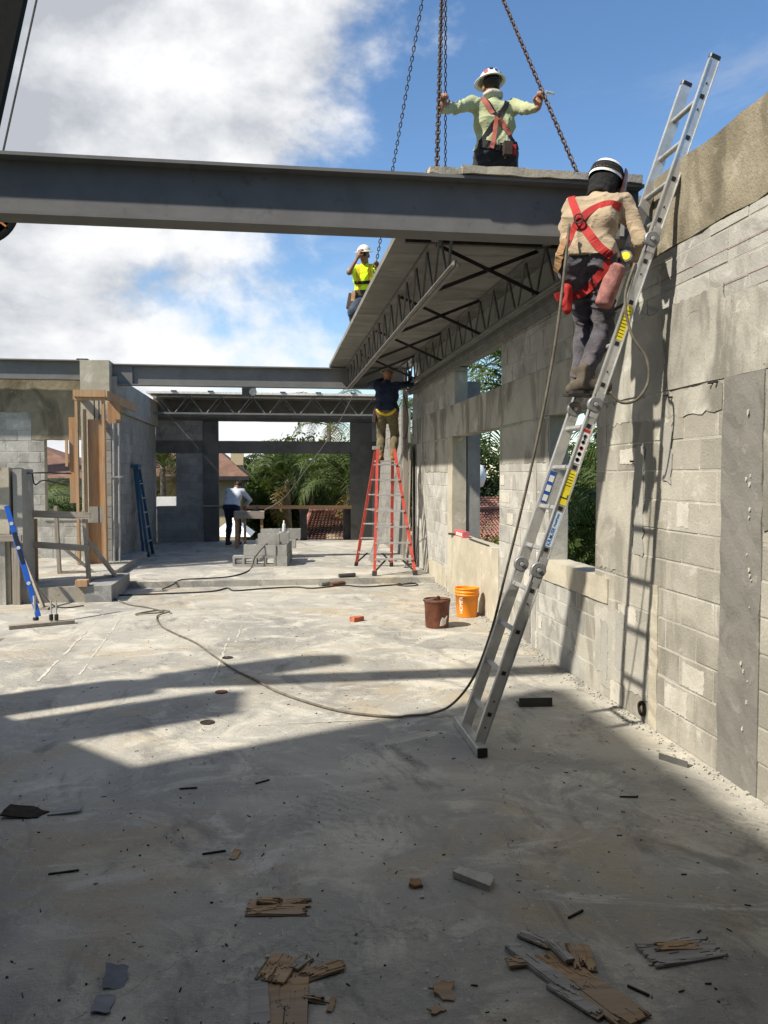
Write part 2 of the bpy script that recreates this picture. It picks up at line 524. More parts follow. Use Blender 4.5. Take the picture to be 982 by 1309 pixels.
class MB:
    def __init__(s):
        s.v = []
        s.f = []

    def add(s, vs, fs):
        o = len(s.v)
        s.v += [tuple(q) for q in vs]
        s.f += [tuple(i + o for i in f) for f in fs]
        return s

    def box(s, a, b):
        x0, x1 = sorted((a[0], b[0]))
        y0, y1 = sorted((a[1], b[1]))
        z0, z1 = sorted((a[2], b[2]))
        return s.add([(x0, y0, z0), (x1, y0, z0), (x1, y1, z0), (x0, y1, z0), (x0, y0, z1), (x1, y0, z1), (x1, y1, z1), (x0, y1, z1)],
                     [(0, 3, 2, 1), (4, 5, 6, 7), (0, 1, 5, 4), (1, 2, 6, 5), (2, 3, 7, 6), (3, 0, 4, 7)])

    def bar(s, p, q, w, h, up=None, ch=0.0):
        """box section from p to q, w across, h along up"""
        p, q = Vector(p), Vector(q)
        m = frame_z(q - p, up)
        L = (q - p).length
        if ch:
            c = min(w, h) * ch
            pr = [(-w / 2 + c, -h / 2), (w / 2 - c, -h / 2), (w / 2, -h / 2 + c), (w / 2, h / 2 - c), (w / 2 - c, h / 2), (-w / 2 + c, h / 2), (-w / 2, h / 2 - c), (-w / 2, -h / 2 + c)]
        else:
            pr = [(-w / 2, -h / 2), (w / 2, -h / 2), (w / 2, h / 2), (-w / 2, h / 2)]
        n = len(pr)
        vs = [p + m @ Vector((x, y, 0)) for x, y in pr] + [p + m @ Vector((x, y, L)) for x, y in pr]
        fs = [tuple(range(n - 1, -1, -1)), tuple(range(n, 2 * n))] + [(i, (i + 1) % n, n + (i + 1) % n, n + i) for i in range(n)]
        return s.add(vs, fs)

    def profile(s, pr, p, q, up=None):
        """extrude a closed 2D profile from p to q"""
        p, q = Vector(p), Vector(q)
        m = frame_z(q - p, up)
        L = (q - p).length
        n = len(pr)
        vs = [p + m @ Vector((x, y, 0)) for x, y in pr] + [p + m @ Vector((x, y, L)) for x, y in pr]
        fs = [tuple(range(n - 1, -1, -1)), tuple(range(n, 2 * n))] + [(i, (i + 1) % n, n + (i + 1) % n, n + i) for i in range(n)]
        return s.add(vs, fs)

    def tube(s, pts, r, n=8, cap=True):
        pts = [Vector(p) for p in pts]
        rs = r if isinstance(r, (list, tuple)) else [r] * len(pts)
        vs, fs = [], []
        prev = None
        for i, p in enumerate(pts):
            d = (pts[min(i + 1, len(pts) - 1)] - pts[max(i - 1, 0)]).normalized()
            if prev is None:
                m = frame_z(d)
                x = m.col[0]
            else:
                x = prev - d * prev.dot(d)
                x.normalize()
            y = d.cross(x)
            prev = x
            for k in range(n):
                a = 2 * pi * k / n
                vs.append(p + (x * cos(a) + y * sin(a)) * rs[i])
        for i in range(len(pts) - 1):
            for k in range(n):
                fs.append((i * n + k, i * n + (k + 1) % n, (i + 1) * n + (k + 1) % n, (i + 1) * n + k))
        if cap:
            fs.append(tuple(range(n - 1, -1, -1)))
            fs.append(tuple(range((len(pts) - 1) * n, len(pts) * n)))
        return s.add(vs, fs)

    def lathe(s, prof, c=(0, 0, 0), n=28, m=None):
        """prof: (radius, height) pairs about the local Z axis"""
        c = Vector(c)
        m = m or Matrix.Identity(3)
        vs, fs = [], []
        for r, h in prof:
            for k in range(n):
                a = 2 * pi * k / n
                vs.append(c + m @ Vector((r * cos(a), r * sin(a), h)))
        for i in range(len(prof) - 1):
            for k in range(n):
                fs.append((i * n + k, i * n + (k + 1) % n, (i + 1) * n + (k + 1) % n, (i + 1) * n + k))
        fs.append(tuple(range(n - 1, -1, -1)))
        fs.append(tuple(range((len(prof) - 1) * n, len(prof) * n)))
        return s.add(vs, fs)

    def plate(s, poly, z0, z1, m=None, c=(0, 0, 0)):
        """flat polygon given thickness"""
        c = Vector(c)
        m = m or Matrix.Identity(3)
        n = len(poly)
        vs = [c + m @ Vector((x, y, z0)) for x, y in poly] + [c + m @ Vector((x, y, z1)) for x, y in poly]
        fs = [tuple(range(n - 1, -1, -1)), tuple(range(n, 2 * n))] + [(i, (i + 1) % n, n + (i + 1) % n, n + i) for i in range(n)]
        return s.add(vs, fs)

    def mesh(s, name, org=(0, 0, 0), smooth=False):
        me = bpy.data.meshes.new(name)
        o = Vector(org)
        me.from_pydata([tuple(Vector(q) - o) for q in s.v], [], s.f)
        me.update()
        if smooth:
            me.polygons.foreach_set('use_smooth', [True] * len(me.polygons))
        return me

    def build(s, name, mat, parent=None, smooth=False, org=None):
        o0 = ORG.get(parent.name, (0, 0, 0)) if parent else (org or (0, 0, 0))
        me = s.mesh(name, o0, smooth)
        ob = bpy.data.objects.new(name, me)
        me.materials.append(MATS[mat])
        COL.objects.link(ob)
        if parent:
            ob.parent = parent
        else:
            ob.location = o0
        ORG[ob.name] = tuple(o0)
        return ob


def tag(o, label, cat, group=None):
    o['label'] = label
    o['category'] = cat
    if group:
        o['group'] = group
    return o


def thing(name, label, cat, loc=(0, 0, 0), group=None):
    o = bpy.data.objects.new(name, None)
    o.empty_display_size = 0.1
    COL.objects.link(o)
    o.location = loc
    ORG[o.name] = tuple(loc)
    return tag(o, label, cat, group)


def struct(o):
    o['kind'] = 'structure'
    return o


def spline(pts, n=10):
    """Catmull-Rom through the points"""
    P = [Vector(p) for p in pts]
    P = [P[0] * 2 - P[1]] + P + [P[-1] * 2 - P[-2]]
    out = []
    for i in range(1, len(P) - 2):
        for k in range(n):
            t = k / n
            a, b, c, d = P[i - 1:i + 3]
            out.append(0.5 * ((2 * b) + (c - a) * t + (2 * a - 5 * b + 4 * c - d) * t * t + (3 * b - a - 3 * c + d) * t ** 3))
    out.append(P[-2])
    return out


def ragged_rect(x0, y0, x1, y1, amp, step=0.05):
    pts = []
    nx = max(1, int(abs(x1 - x0) / step))
    ny = max(1, int(abs(y1 - y0) / step))
    for i in range(nx):
        pts.append((x0 + (x1 - x0) * i / nx, y0))
    for i in range(ny):
        pts.append((x1, y0 + (y1 - y0) * i / ny))
    for i in range(nx):
        pts.append((x1 + (x0 - x1) * i / nx, y1))
    for i in range(ny):
        pts.append((x0, y1 + (y0 - y1) * i / ny))
    return [(x + random.uniform(-amp, amp), y + random.uniform(-amp, amp)) for x, y in pts]


# unit concrete block with worn arrises, stretched to each piece
def block_unit(name, seed):
    r = random.Random(seed)
    c = (0.012, 0.013, 0.02)
    vs, fs = [], []
    # chamfered box: each corner three verts
    idx = {}
    for sx in (-1, 1):
        for sy in (-1, 1):
            for sz in (-1, 1):
                for ax in range(3):
                    p = [sx * 0.5, sy * 0.5, sz * 0.5]
                    for q in range(3):
                        if q != ax:
                            p[q] -= (sx, sy, sz)[q] * c[q] * r.uniform(0.5, 1.6)
                    idx[(sx, sy, sz, ax)] = len(vs)
                    vs.append(p)
    for ax in range(3):
        a, b = [q for q in range(3) if q != ax]
        for s in (-1, 1):
            loop = []
            for (u, w) in ((-1, -1), (1, -1), (1, 1), (-1, 1)):
                k = [0, 0, 0]
                k[ax] = s
                k[a] = u
                k[b] = w
                loop.append(idx[(*k, ax)])
            fs.append(tuple(loop))
    for ax in range(3):
        a, b = [q for q in range(3) if q != ax]
        for u in (-1, 1):
            for w in (-1, 1):
                ks = []
                for s in (-1, 1):
                    k = [0, 0, 0]
                    k[ax] = s
                    k[a] = u
                    k[b] = w
                    ks.append(tuple(k))
                fs.append((idx[(*ks[0], a)], idx[(*ks[1], a)], idx[(*ks[1], b)], idx[(*ks[0], b)]))
    for sx in (-1, 1):
        for sy in (-1, 1):
            for sz in (-1, 1):
                fs.append(tuple(idx[(sx, sy, sz, ax)] for ax in range(3)))
    import bmesh
    me = bpy.data.meshes.new(name)
    me.from_pydata(vs, [], fs)
    bm = bmesh.new()
    bm.from_mesh(me)
    bmesh.ops.recalc_face_normals(bm, faces=bm.faces)
    bm.to_mesh(me)
    bm.free()
    return me


UNITS = {}


def unit(mat):
    if mat not in UNITS:
        UNITS[mat] = []
        for q in range(3):
            me = block_unit('block', len(mat) * 7 + q)
            me.materials.append(MATS[mat])
            UNITS[mat].append(me)
    return random.choice(UNITS[mat])


def courses(a0, a1, z0, z1, excl, joint=0.011, L=0.4064, H=0.2032, phase=0.0):
    """running bond pieces (a0,a1,z0,z1) along an axis, leaving the rectangles of excl free"""
    out = []
    k = int(math.floor(z0 / H + 1e-6))
    while k * H < z1 - 0.03:
        c0, c1 = max(z0, k * H), min(z1, (k + 1) * H)
        if c1 - c0 > 0.05:
            zm = (c0 + c1) / 2
            iv = [(a0, a1)]
            for (e0, e1, f0, f1) in excl:
                if f0 < zm < f1:
                    nv = []
                    for (p, q) in iv:
                        if e1 <= p or e0 >= q:
                            nv.append((p, q))
                        else:
                            if e0 - p > 0.04:
                                nv.append((p, e0))
                            if q - e1 > 0.04:
                                nv.append((e1, q))
                    iv = nv
            off = phase + (L / 2 if k % 2 else 0)
            for (p, q) in iv:
                cuts = [p]
                i = math.floor((p - off) / L) + 1
                while off + i * L < q - 0.07:
                    if off + i * L > p + 0.07:
                        cuts.append(off + i * L)
                    i += 1
                cuts.append(q)
                for u, w in zip(cuts[:-1], cuts[1:]):
                    out.append((u + joint / 2, w - joint / 2, c0 + joint / 2, c1 - joint / 2))
        k += 1
    return out


def place_block(parent, c, size, mat):
    o = bpy.data.objects.new('block', unit(mat))
    COL.objects.link(o)
    o.parent = parent
    o.location = Vector(c) - Vector(ORG[parent.name])
    o.scale = size
    return o


def box_part(name, a, b, mat, parent):
    return MB().box(a, b).build(name, mat, parent)


def rough_box(a, b, amp=0.006, step=0.12, seed=1):
    """box of subdivided faces with uneven edges, for cast concrete"""
    import bmesh
    bm = bmesh.new()
    bmesh.ops.create_cube(bm, size=1)
    lo = Vector([min(p, q) for p, q in zip(a, b)])
    hi = Vector([max(p, q) for p, q in zip(a, b)])
    for v in bm.verts:
        v.co = Vector([lo[i] if v.co[i] < 0 else hi[i] for i in range(3)])
    for ax in range(3):
        n = int((hi[ax] - lo[ax]) / step)
        for i in range(1, min(n, 90)):
            p = Vector((0, 0, 0))
            p[ax] = lo[ax] + (hi[ax] - lo[ax]) * i / n
            nn = Vector((0, 0, 0))
            nn[ax] = 1
            bmesh.ops.bisect_plane(bm, geom=bm.verts[:] + bm.edges[:] + bm.faces[:], plane_co=p, plane_no=nn)
    r = random.Random(seed)
    for v in bm.verts:
        v.co += Vector((r.uniform(-amp, amp), r.uniform(-amp, amp), r.uniform(-amp, amp)))
    bm.verts.index_update()
    m = MB()
    m.v = [tuple(v.co) for v in bm.verts]
    m.f = [tuple(v.index for v in f.verts) for f in bm.faces]
    bm.free()
    return m


# ------------------------------------------------------------------ ground and floors
def grid_sheet(x0, x1, y0, y1, z, nx, ny):
    m = MB()
    vs = [(x0 + (x1 - x0) * i / nx, y0 + (y1 - y0) * j / ny, z) for j in range(ny + 1) for i in range(nx + 1)]
    fs = [(j * (nx + 1) + i, j * (nx + 1) + i + 1, (j + 1) * (nx + 1) + i + 1, (j + 1) * (nx + 1) + i) for j in range(ny) for i in range(nx)]
    return m.add(vs, fs)


GZ = -3.3
g = struct(grid_sheet(-1500, 1500, -1500, 1500, GZ, 2, 2).build('ground', 'grass'))
floor = struct(MB().box((-2.95, -6, -0.25), (2.9, 13.02, 0.0)).box((-5.6, 9.2, -0.25), (-2.95, 12.9, 0.0)).build('floor', 'floor'))
back_floor = struct(rough_box((-3.2, 13.0, -0.3), (2.9, 21.0, 0.1), 0.0015, 0.35).build('raised_floor', 'floor'))
plat = struct(rough_box((-5.4, 11.7, -0.2), (-2.62, 17.0, 0.215), 0.004, 0.3).build('platform', 'floor'))

WX = 2.65
# ------------------------------------------------------------------ right-hand block wall
rw = thing('block_wall', 'long concrete block wall with window openings along the right side', 'wall', (WX + 0.1, 8, 0))
EX = [(4.04, 4.43, 0, 2.38),              # column
      (-7, 15.4, 2.38, 2.84),             # lintel beam
      (6.33, 7.47, 0.77, 2.38), (6.33, 7.47, 0.0, 0.0),
      (9.2, 11.7, 0.0, 2.38), (9.15, 11.6, 2.84, 3.42),
      (11.7, 12.02, 0.0, 2.38), (13.9, 14.25, 0, 2.38), (14.75, 15.4, 0.0, 2.38),
      (5.22, 5.32, 0, 1.02), (7.85, 7.93, 0, 2.38)]
pieces = courses(-5.0, 15.2, 0.0, 2.38, EX, phase=0.03) + courses(-5.0, 15.2, 2.84, 3.32, EX, phase=0.16)
pieces += [p for p in courses(5.85, 15.2, 3.32, 3.40, EX, phase=0.16)]
far_m = MB()
for (y0, y1, z0, z1) in pieces:
    if y1 < 3.4:
        far_m.box((WX + random.uniform(-0.002, 0.002), y0, z0), (WX + 0.2, y1, z1))
        continue
    mat = 'block_tan' if (z1 < 2.4 and y0 < 6.4) else 'block_grey'
    dx = random.uniform(-0.003, 0.003)
    place_block(rw, (WX + 0.1 + dx, (y0 + y1) / 2, (z0 + z1) / 2), (0.2, y1 - y0, z1 - z0), mat)
fo = far_m.build('block_field', 'block_tan', rw)
fo['kind'] = 'stuff'
core = MB()
cx0, cx1 = WX + 0.003, WX + 0.195
core.box((cx0, -5.0, 0), (cx1, 6.326, 2.38)).box((cx0, 7.474, 0), (cx1, 9.196, 2.38)).box((cx0, 12.0, 0), (cx1, 15.19, 2.38))
core.box((cx0, 6.326, 0), (cx1, 7.474, 0.76)).box((cx0, -5.0, 2.84), (cx1, 9.146, 3.32)).box((cx0, 11.604, 2.84), (cx1, 15.19, 3.32))
core.build('mortar', 'mortar', rw)
rough_box((WX - 0.006, -5.0, 3.32), (WX + 0.21, 5.42, 3.855), 0.009, 0.14, 3).build('tie_beam', 'tie_brown', rw)
rough_box((WX + 0.03, 5.8, 3.405), (WX + 0.21, 15.25, 3.905), 0.003, 0.5, 4).build('tie_beam', 'cast_grey', rw)
rough_box((WX + 0.01, 5.42, 3.32), (WX + 0.21, 5.8, 3.47), 0.003, 0.2, 4).build('beam_pocket', 'cast_grey', rw)
rough_box((WX - 0.007, -5.0, 2.375), (WX + 0.205, 15.22, 2.845), 0.004, 0.16, 5).build('lintel_beam', 'cast_smear', rw)
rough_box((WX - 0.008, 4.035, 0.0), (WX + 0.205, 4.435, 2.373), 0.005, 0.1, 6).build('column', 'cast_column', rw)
rough_box((WX - 0.008, 11.7, 0.0), (WX + 0.205, 12.025, 2.373), 0.003, 0.15, 7).build('column', 'cast_tan', rw)
rough_box((WX - 0.007, 13.9, 0.0), (WX + 0.205, 14.25, 2.373), 0.003, 0.15, 8).build('column', 'cast_smear', rw)
rough_box((WX - 0.007, 14.75, 0.0), (WX + 0.205, 15.2, 2.373), 0.003, 0.15, 9).build('column', 'cast_column', rw)
rough_box((WX - 0.006, 5.21, 0.0), (WX + 0.1, 5.33, 1.02), 0.006, 0.06, 10).build('grout_strip', 'cast_tan', rw)
rough_box((WX - 0.004, 7.84, 0.0), (WX + 0.1, 7.94, 2.373), 0.004, 0.1, 11).build('grout_strip', 'cast_grey', rw)
rough_box((WX - 0.012, 6.05, 0.765), (WX + 0.215, 7.6, 0.97), 0.005, 0.1, 12).build('window_sill', 'cast_tan', rw)
rough_box((WX - 0.006, 9.2, 0.0), (WX + 0.205, 11.7, 0.9), 0.003, 0.16, 13).build('sill_wall', 'cast_tan', rw)
# pier of bare blocks outside the second opening
po = thing('outer_block_pier', 'pale grey block pier standing just outside the second window opening', 'pier', (2.98, 11.9, GZ))
for (y0, y1, z0, z1) in courses(11.72, 12.1, 0.2, 3.2, []):
    place_block(po, (2.98, (y0 + y1) / 2, (z0 + z1) / 2), (0.2, y1 - y0, z1 - z0), 'block_cool')
MB().box((2.885, 11.725, GZ), (3.075, 12.095, 3.2)).build('mortar', 'mortar_dark', po)
# ledge angle under the roof slab
led = MB()
led.box((WX - 0.10, 5.8, 3.395), (WX + 0.03, 15.3, 3.407)).box((WX - 0.10, 5.8, 3.407), (WX - 0.088, 15.3, 3.46))
led.box((WX - 0.075, 5.8, 3.345), (WX - 0.012, 15.3, 3.393))
led.build('ledge_angle', 'joist_steel', rw)
# small pipe hole low in the wall, bolt stub and mortar drips
hp = frame_z((-1, 0, 0))
MB().lathe([(0.055, -0.02), (0.055, 0.012), (0.042, 0.014), (0.04, -0.01)], (WX - 0.006, 5.42, 0.10), 14, hp).build('pipe_sleeve', 'debris_dark', rw)
for (yy, zz) in ((5.05, 2.32), (5.12, 2.34), (4.5, 2.36), (4.56, 2.36), (5.62, 1.9)):
    MB().tube([(WX + 0.02, yy, zz), (WX - 0.03, yy + 0.01, zz)], 0.008, 6).build('bolt_stub', 'dark_steel', rw)
# mortar wiped over a few of the blocks
m3 = Matrix(((0, 0, -1), (1, 0, 0), (0, 1, 0)))
near = [q for q in pieces if 4.45 < q[0] and q[1] < 6.3 and q[3] < 2.3]
random.shuffle(near)
for (y0, y1, z0, z1) in near[:6] + [q for q in pieces if 7.5 < q[0] < 9.1 and q[3] < 2.3][::5]:
    f0, f1 = random.uniform(0, .35), random.uniform(.6, 1)
    g0, g1 = random.uniform(0, .3), random.uniform(.65, 1)
    poly = ragged_rect(y0 + (y1 - y0) * f0, z0 + (z1 - z0) * g0, y0 + (y1 - y0) * f1, z0 + (z1 - z0) * g1, .007, .018)
    MB().plate(poly, 0, 0.0045, m3, (WX, 0, 0)).build('mortar_smear', 'mortar_pale', rw)
for i in range(16):
    zz = random.uniform(0.1, 2.3)
    yy = 4.1 + abs(random.gauss(0, 0.05))
    rr_ = random.uniform(.003, .009)
    poly = [(rr_ * random.uniform(.6, 1.3) * cos(a), 1.8 * rr_ * random.uniform(.6, 1.4) * sin(a)) for a in [2 * pi * q / 8 for q in range(8)]]
    MB().plate(poly, 0, 0.006, Matrix(((0, 0, -1), (1, 0, 0), (0, 1, 0))), (WX - 0.011, yy, zz)).build('mortar_drip', 'mortar_pale', rw)
# skim coats of slurry that hide the joints here and there
for qi, (y0, y1, z0, z1, mt) in enumerate(((5.36, 6.30, .18, .72, 'mortar'), (4.46, 6.28, 2.19, 2.352, 'cast_smear'), (7.5, 9.17, 1.93, 2.352, 'cast_smear'), (12.05, 13.88, 1.85, 2.352, 'cast_smear'), (5.62, 6.28, 1.05, 1.75, 'block_tan'), (7.98, 9.15, .05, .42, 'cast_smear'),
                           (3.2, 4.02, 1.5, 2.352, 'cast_smear'), (4.46, 5.9, 2.83, 2.93, 'cast_smear'), (12.1, 13.8, .02, .35, 'cast_tan'), (5.74, 5.90, .30, .74, 'cast_grey'), (6.04, 6.18, .08, .62, 'cast_grey'), (5.05, 5.17, 1.75, 2.16, 'cast_grey'), (5.45, 5.60, 1.2, 2.0, 'cast_grey'), (8.0, 8.12, .02, .5, 'cast_column'))):
    MB().plate(ragged_rect(y0, z0, y1, z1, .016, .045), 0, .0040 + .0003 * qi, m3, (WX, 0, 0)).build('skim_coat', mt, rw)
# red chalk lines snapped across the upper blocks
for zz in (3.13, 2.93):
    MB().box((WX - 0.0045, 3.0, zz - 0.0012), (WX - 0.002, 5.6, zz + 0.0012)).build('chalk_line', 'chalk_red', rw)

# ------------------------------------------------------------------ back wall
bw = thing('block_wall', 'shaded block wall with a wide opening across the far end of the floor', 'wall', (0, 20.85, 0.1))
BY = 20.7
EXB = [(-2.95, -2.46, 0.98, 2.36), (-1.78, -1.41, 0, 3.2), (-1.41, 1.97, 0, 3.2), (1.97, 2.5, 0, 3.2)]
for (x0, x1, z0, z1) in courses(-2.95, 2.9, 0.1, 2.35, EXB, phase=0.1) + courses(-2.95, 2.9, 2.67, 3.2, EXB, phase=0.0):
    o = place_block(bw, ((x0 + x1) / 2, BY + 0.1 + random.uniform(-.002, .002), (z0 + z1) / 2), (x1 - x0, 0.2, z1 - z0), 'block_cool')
MB().box((-2.95, BY + .005, .1), (-2.46, BY + .195, .97)).box((-2.46, BY + .005, .1), (-1.78, BY + .195, 2.35)).box((-2.95, BY + .005, 2.66), (-1.78, BY + .195, 3.2)).box((2.5, BY + .005, .1), (2.9, BY + .195, 3.2)).build('mortar', 'mortar_dark', bw)
MB().box((-1.78, BY - .03, .1), (-1.41, BY + .22, 3.16)).build('column', 'cast_shaded', bw)
MB().box((1.97, BY - .03, .1), (2.52, BY + .22, 3.16)).build('column', 'cast_shaded', bw)
rough_box((-2.96, BY - .01, 2.35), (2.9, BY + .21, 2.665), .003, .3).build('lintel_beam', 'cast_shaded', bw)
rough_box((-3.0, BY - .012, 3.17), (2.95, BY + .22, 3.74), .003, .3).build('tie_beam', 'cast_shaded', bw)
MB().box((-2.97, BY - .02, .94), (-2.44, BY + .22, .99)).build('window_sill', 'cast_grey', bw)
MB().box((-1.85, BY - .06, .99), (-1.35, BY - .032, 1.03)).build('form_strip', 'wood_grey', bw)

# ------------------------------------------------------------------ left side wall and front wall
lw = thing('block_wall', 'shaded block side wall behind the blue stepladder on the left', 'wall', (-3.05, 18, 0.1))
LX = -2.95
sm = MB()
for (y0, y1, z0, z1) in courses(15.1, 20.69, 0.1, 3.0, []):
    if y0 < 17.6:
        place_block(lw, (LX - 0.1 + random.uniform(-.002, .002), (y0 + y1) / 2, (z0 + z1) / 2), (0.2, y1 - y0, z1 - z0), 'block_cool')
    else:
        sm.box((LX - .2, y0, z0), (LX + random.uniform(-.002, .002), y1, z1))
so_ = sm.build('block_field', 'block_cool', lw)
so_['kind'] = 'stuff'
MB().box((LX - .195, 15.11, .1), (LX - .005, 20.69, 3.0)).build('mortar', 'mortar_dark', lw)
rough_box((LX - .21, 15.4, 3.0), (LX + .06, 20.69, 3.62), .003, .3).build('tie_beam', 'cast_grey', lw)

fw_ = thing('block_wall', 'block wall facing the camera at far left with a small window and brown cast patch', 'wall', (-4.2, 16.0, 0.2))
FY = 15.9
EXF = [(-4.32, -3.55, 0.95, 2.47), (-7, -3.18, 2.98, 3.6), (-4.55, -3.18, 2.47, 3.6)]
for (x0, x1, z0, z1) in courses(-6.2, -3.17, 0.2, 3.0, EXF, phase=0.07):
    place_block(fw_, ((x0 + x1) / 2, FY + .1 + random.uniform(-.003, .003), (z0 + z1) / 2), (x1 - x0, .2, z1 - z0), 'block_grey')
MB().box((-6.2, FY + .005, .2), (-4.325, FY + .195, 2.97)).box((-3.545, FY + .005, .2), (-3.17, FY + .195, 2.46)).box((-4.325, FY + .005, .2), (-3.545, FY + .195, .94)).build('mortar', 'mortar', fw_)
rough_box((-6.2, FY - .006, 2.98), (-3.17, FY + .21, 3.78), .006, .15).build('tie_beam', 'tie_brown', fw_)
rough_box((-4.55, FY - .005, 2.468), (-3.17, FY + .208, 2.983), .005, .15).build('lintel_beam', 'tie_brown', fw_)
MB().box((-4.34, FY - .02, .93), (-3.53, FY + .22, .965)).build('window_sill', 'cast_grey', fw_)

# column that carries the far beams
fc = thing('concrete_column', 'concrete column head between the two lengths of the far steel beam', 'column', (-3.24, 15.45, 0.2))
rough_box((-3.49, 15.2, .2), (-2.98, 15.75, 3.89), .003, .2).build('shaft', 'cast_tan', fc)

# ------------------------------------------------------------------ steel beams
def ibeam(name, label, x0, x1, y, z0, z1, fw=0.2, tf=0.022, tw=0.014, extra=None):
    t = thing(name, label, 'beam', ((x0 + x1) / 2, y, z0))
    MB().box((x0, y - fw / 2, z1 - tf), (x1, y + fw / 2, z1)).build('top_flange', 'steel_primer', t)
    MB().box((x0, y - fw / 2, z0), (x1, y + fw / 2, z0 + tf)).build('bottom_flange', 'steel_primer', t)
    MB().box((x0, y - tw / 2, z0 + tf), (x1, y + tw / 2, z1 - tf)).build('web', 'steel_primer', t)
    for e in (extra or []):
        MB().box((e, y - fw / 2 + .012, z0 + tf), (e + .014, y + fw / 2 - .012, z1 - tf)).build('stiffener', 'steel_primer', t)
    return t


ibeam('steel_beam', 'large grey steel beam crossing overhead in front of the sky, slab resting on it', -4.35, 2.64, 5.6, 3.485, 3.88, .2, extra=[2.5])
b2 = ibeam('steel_beam', 'grey far steel beam from the concrete column to the wall, floodlight under it', -2.975, 2.6, 15.55, 3.475, 3.865, .2)
MB().box((-2.97, 15.5, 3.497), (-2.62, 15.54, 3.843)).build('splice_plate', 'steel_primer', b2)
b3 = ibeam('steel_beam', 'short grey far steel beam left of the concrete column head', -6.3, -3.5, 15.6, 3.565, 3.93, .2)
MB().box((-3.62, 15.5, 3.93), (-3.42, 15.7, 3.955)).build('cap_plate', 'dark_steel', b3)

# ------------------------------------------------------------------ joist-borne roof slabs
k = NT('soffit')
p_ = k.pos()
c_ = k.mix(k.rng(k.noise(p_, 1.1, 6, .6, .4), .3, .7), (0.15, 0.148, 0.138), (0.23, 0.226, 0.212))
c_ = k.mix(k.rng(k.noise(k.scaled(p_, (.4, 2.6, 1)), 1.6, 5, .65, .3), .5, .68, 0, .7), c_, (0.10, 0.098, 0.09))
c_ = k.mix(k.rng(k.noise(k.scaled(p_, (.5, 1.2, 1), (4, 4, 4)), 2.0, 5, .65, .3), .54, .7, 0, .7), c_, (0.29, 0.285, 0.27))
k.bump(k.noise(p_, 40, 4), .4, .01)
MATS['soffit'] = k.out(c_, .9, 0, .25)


def joist(parent, ax, fixed, a0, a1, z0, z1, pitch, up_r=0.011, end_taper=0.35):
    """open web joist along axis ax ('x' or 'y') at the fixed other coordinate"""
    def pt(a, z, d=0):
        return (fixed + d, a, z) if ax == 'y' else (a, fixed + d, z)
    for d in (-0.022, 0.022):
        m = MB()
        m.bar(pt(a0 + end_taper * .3, z0 + .004, d), pt(a1 - end_taper * .3, z0 + .004, d), .036 if ax == 'y' else .036, .008)
        m.bar(pt(a0 + end_taper * .3, z0 + .026, d * .35), pt(a1 - end_taper * .3, z0 + .026, d * .35), .007, .042)
        m.build('bottom_chord', 'joist_steel', parent)
    MB().bar(pt(a0, z1 - .02), pt(a1, z1 - .02), .07, .038).build('top_chord', 'joist_steel', parent)
    n = int((a1 - a0) / pitch)
    for i in range(n):
        b0 = a0 + .12 + i * pitch
        MB().tube([pt(b0, z1 - .02), pt(b0 + pitch * .44, z0 + .03)], up_r, 6).build('web_bar', 'joist_steel', parent)
        MB().tube([pt(b0 + pitch * .56, z0 + .03), pt(b0 + pitch, z1 - .02)], up_r, 6).build('web_bar', 'joist_steel', parent)


sl1 = thing('joist_slab', 'concrete roof slab on open steel joists being lowered beside the wall', 'roof slab', (1.85, 10.5, 3.88))
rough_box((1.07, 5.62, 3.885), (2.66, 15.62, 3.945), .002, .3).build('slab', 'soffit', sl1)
rough_box((1.075, 5.5, 3.884), (1.31, 5.64, 3.925), .006, .06, 5).build('slab_lip', 'cast_tan', sl1)
rough_box((1.30, 5.48, 3.884), (2.10, 5.66, 3.938), .005, .08, 6).build('slab_lip', 'cast_tan', sl1)
rough_box((2.10, 5.48, 3.883), (2.62, 5.66, 3.934), .005, .08, 7).build('slab_lip', 'cast_grey', sl1)
joist(sl1, 'y', 1.42, 6.1, 15.45, 3.44, 3.895, .58, .0125)
joist(sl1, 'y', 2.44, 5.75, 15.45, 3.44, 3.895, .58, .0125)
for yy in (7.1, 9.2, 11.4, 13.6):
    for s in (1, -1):
        za, zb = (3.86, 3.46) if s > 0 else (3.46, 3.86)
        dy = .0 if s > 0 else .03
        m = MB()
        m.bar((1.45, yy + dy, za), (2.42, yy + dy + .05, zb), .006, .035).bar((1.45, yy + dy + .015, za + .014), (2.42, yy + dy + .065, zb + .014), .035, .006)
        m.build('cross_brace', 'dark_steel', sl1)
MB().bar((1.16, 7.05, 3.865), (2.6, 7.05, 3.865), .05, .03).build('seat_angle', 'dark_steel', sl1)

sl2 = thing('joist_slab', 'thin roof slab on a zigzag steel truss at the far end', 'roof slab', (0, 20, 3.7))
rough_box((-2.96, 19.35, 3.715), (2.72, 21.2, 3.765), .002, .4).build('slab', 'cement_white', sl2)
joist(sl2, 'x', 19.5, -2.87, 2.66, 3.24, 3.715, .74, .013, .15)
joist(sl2, 'x', 20.35, -2.87, 2.66, 3.24, 3.715, .74, .013, .15)
for i, xx in enumerate((-2.4, -1.55, -.7, .15, 1.0, 1.85)):
    MB().box((xx, 19.33, 3.766), (xx + .13, 19.45, 3.79)).build('slab_clip', 'dark_steel', sl2)
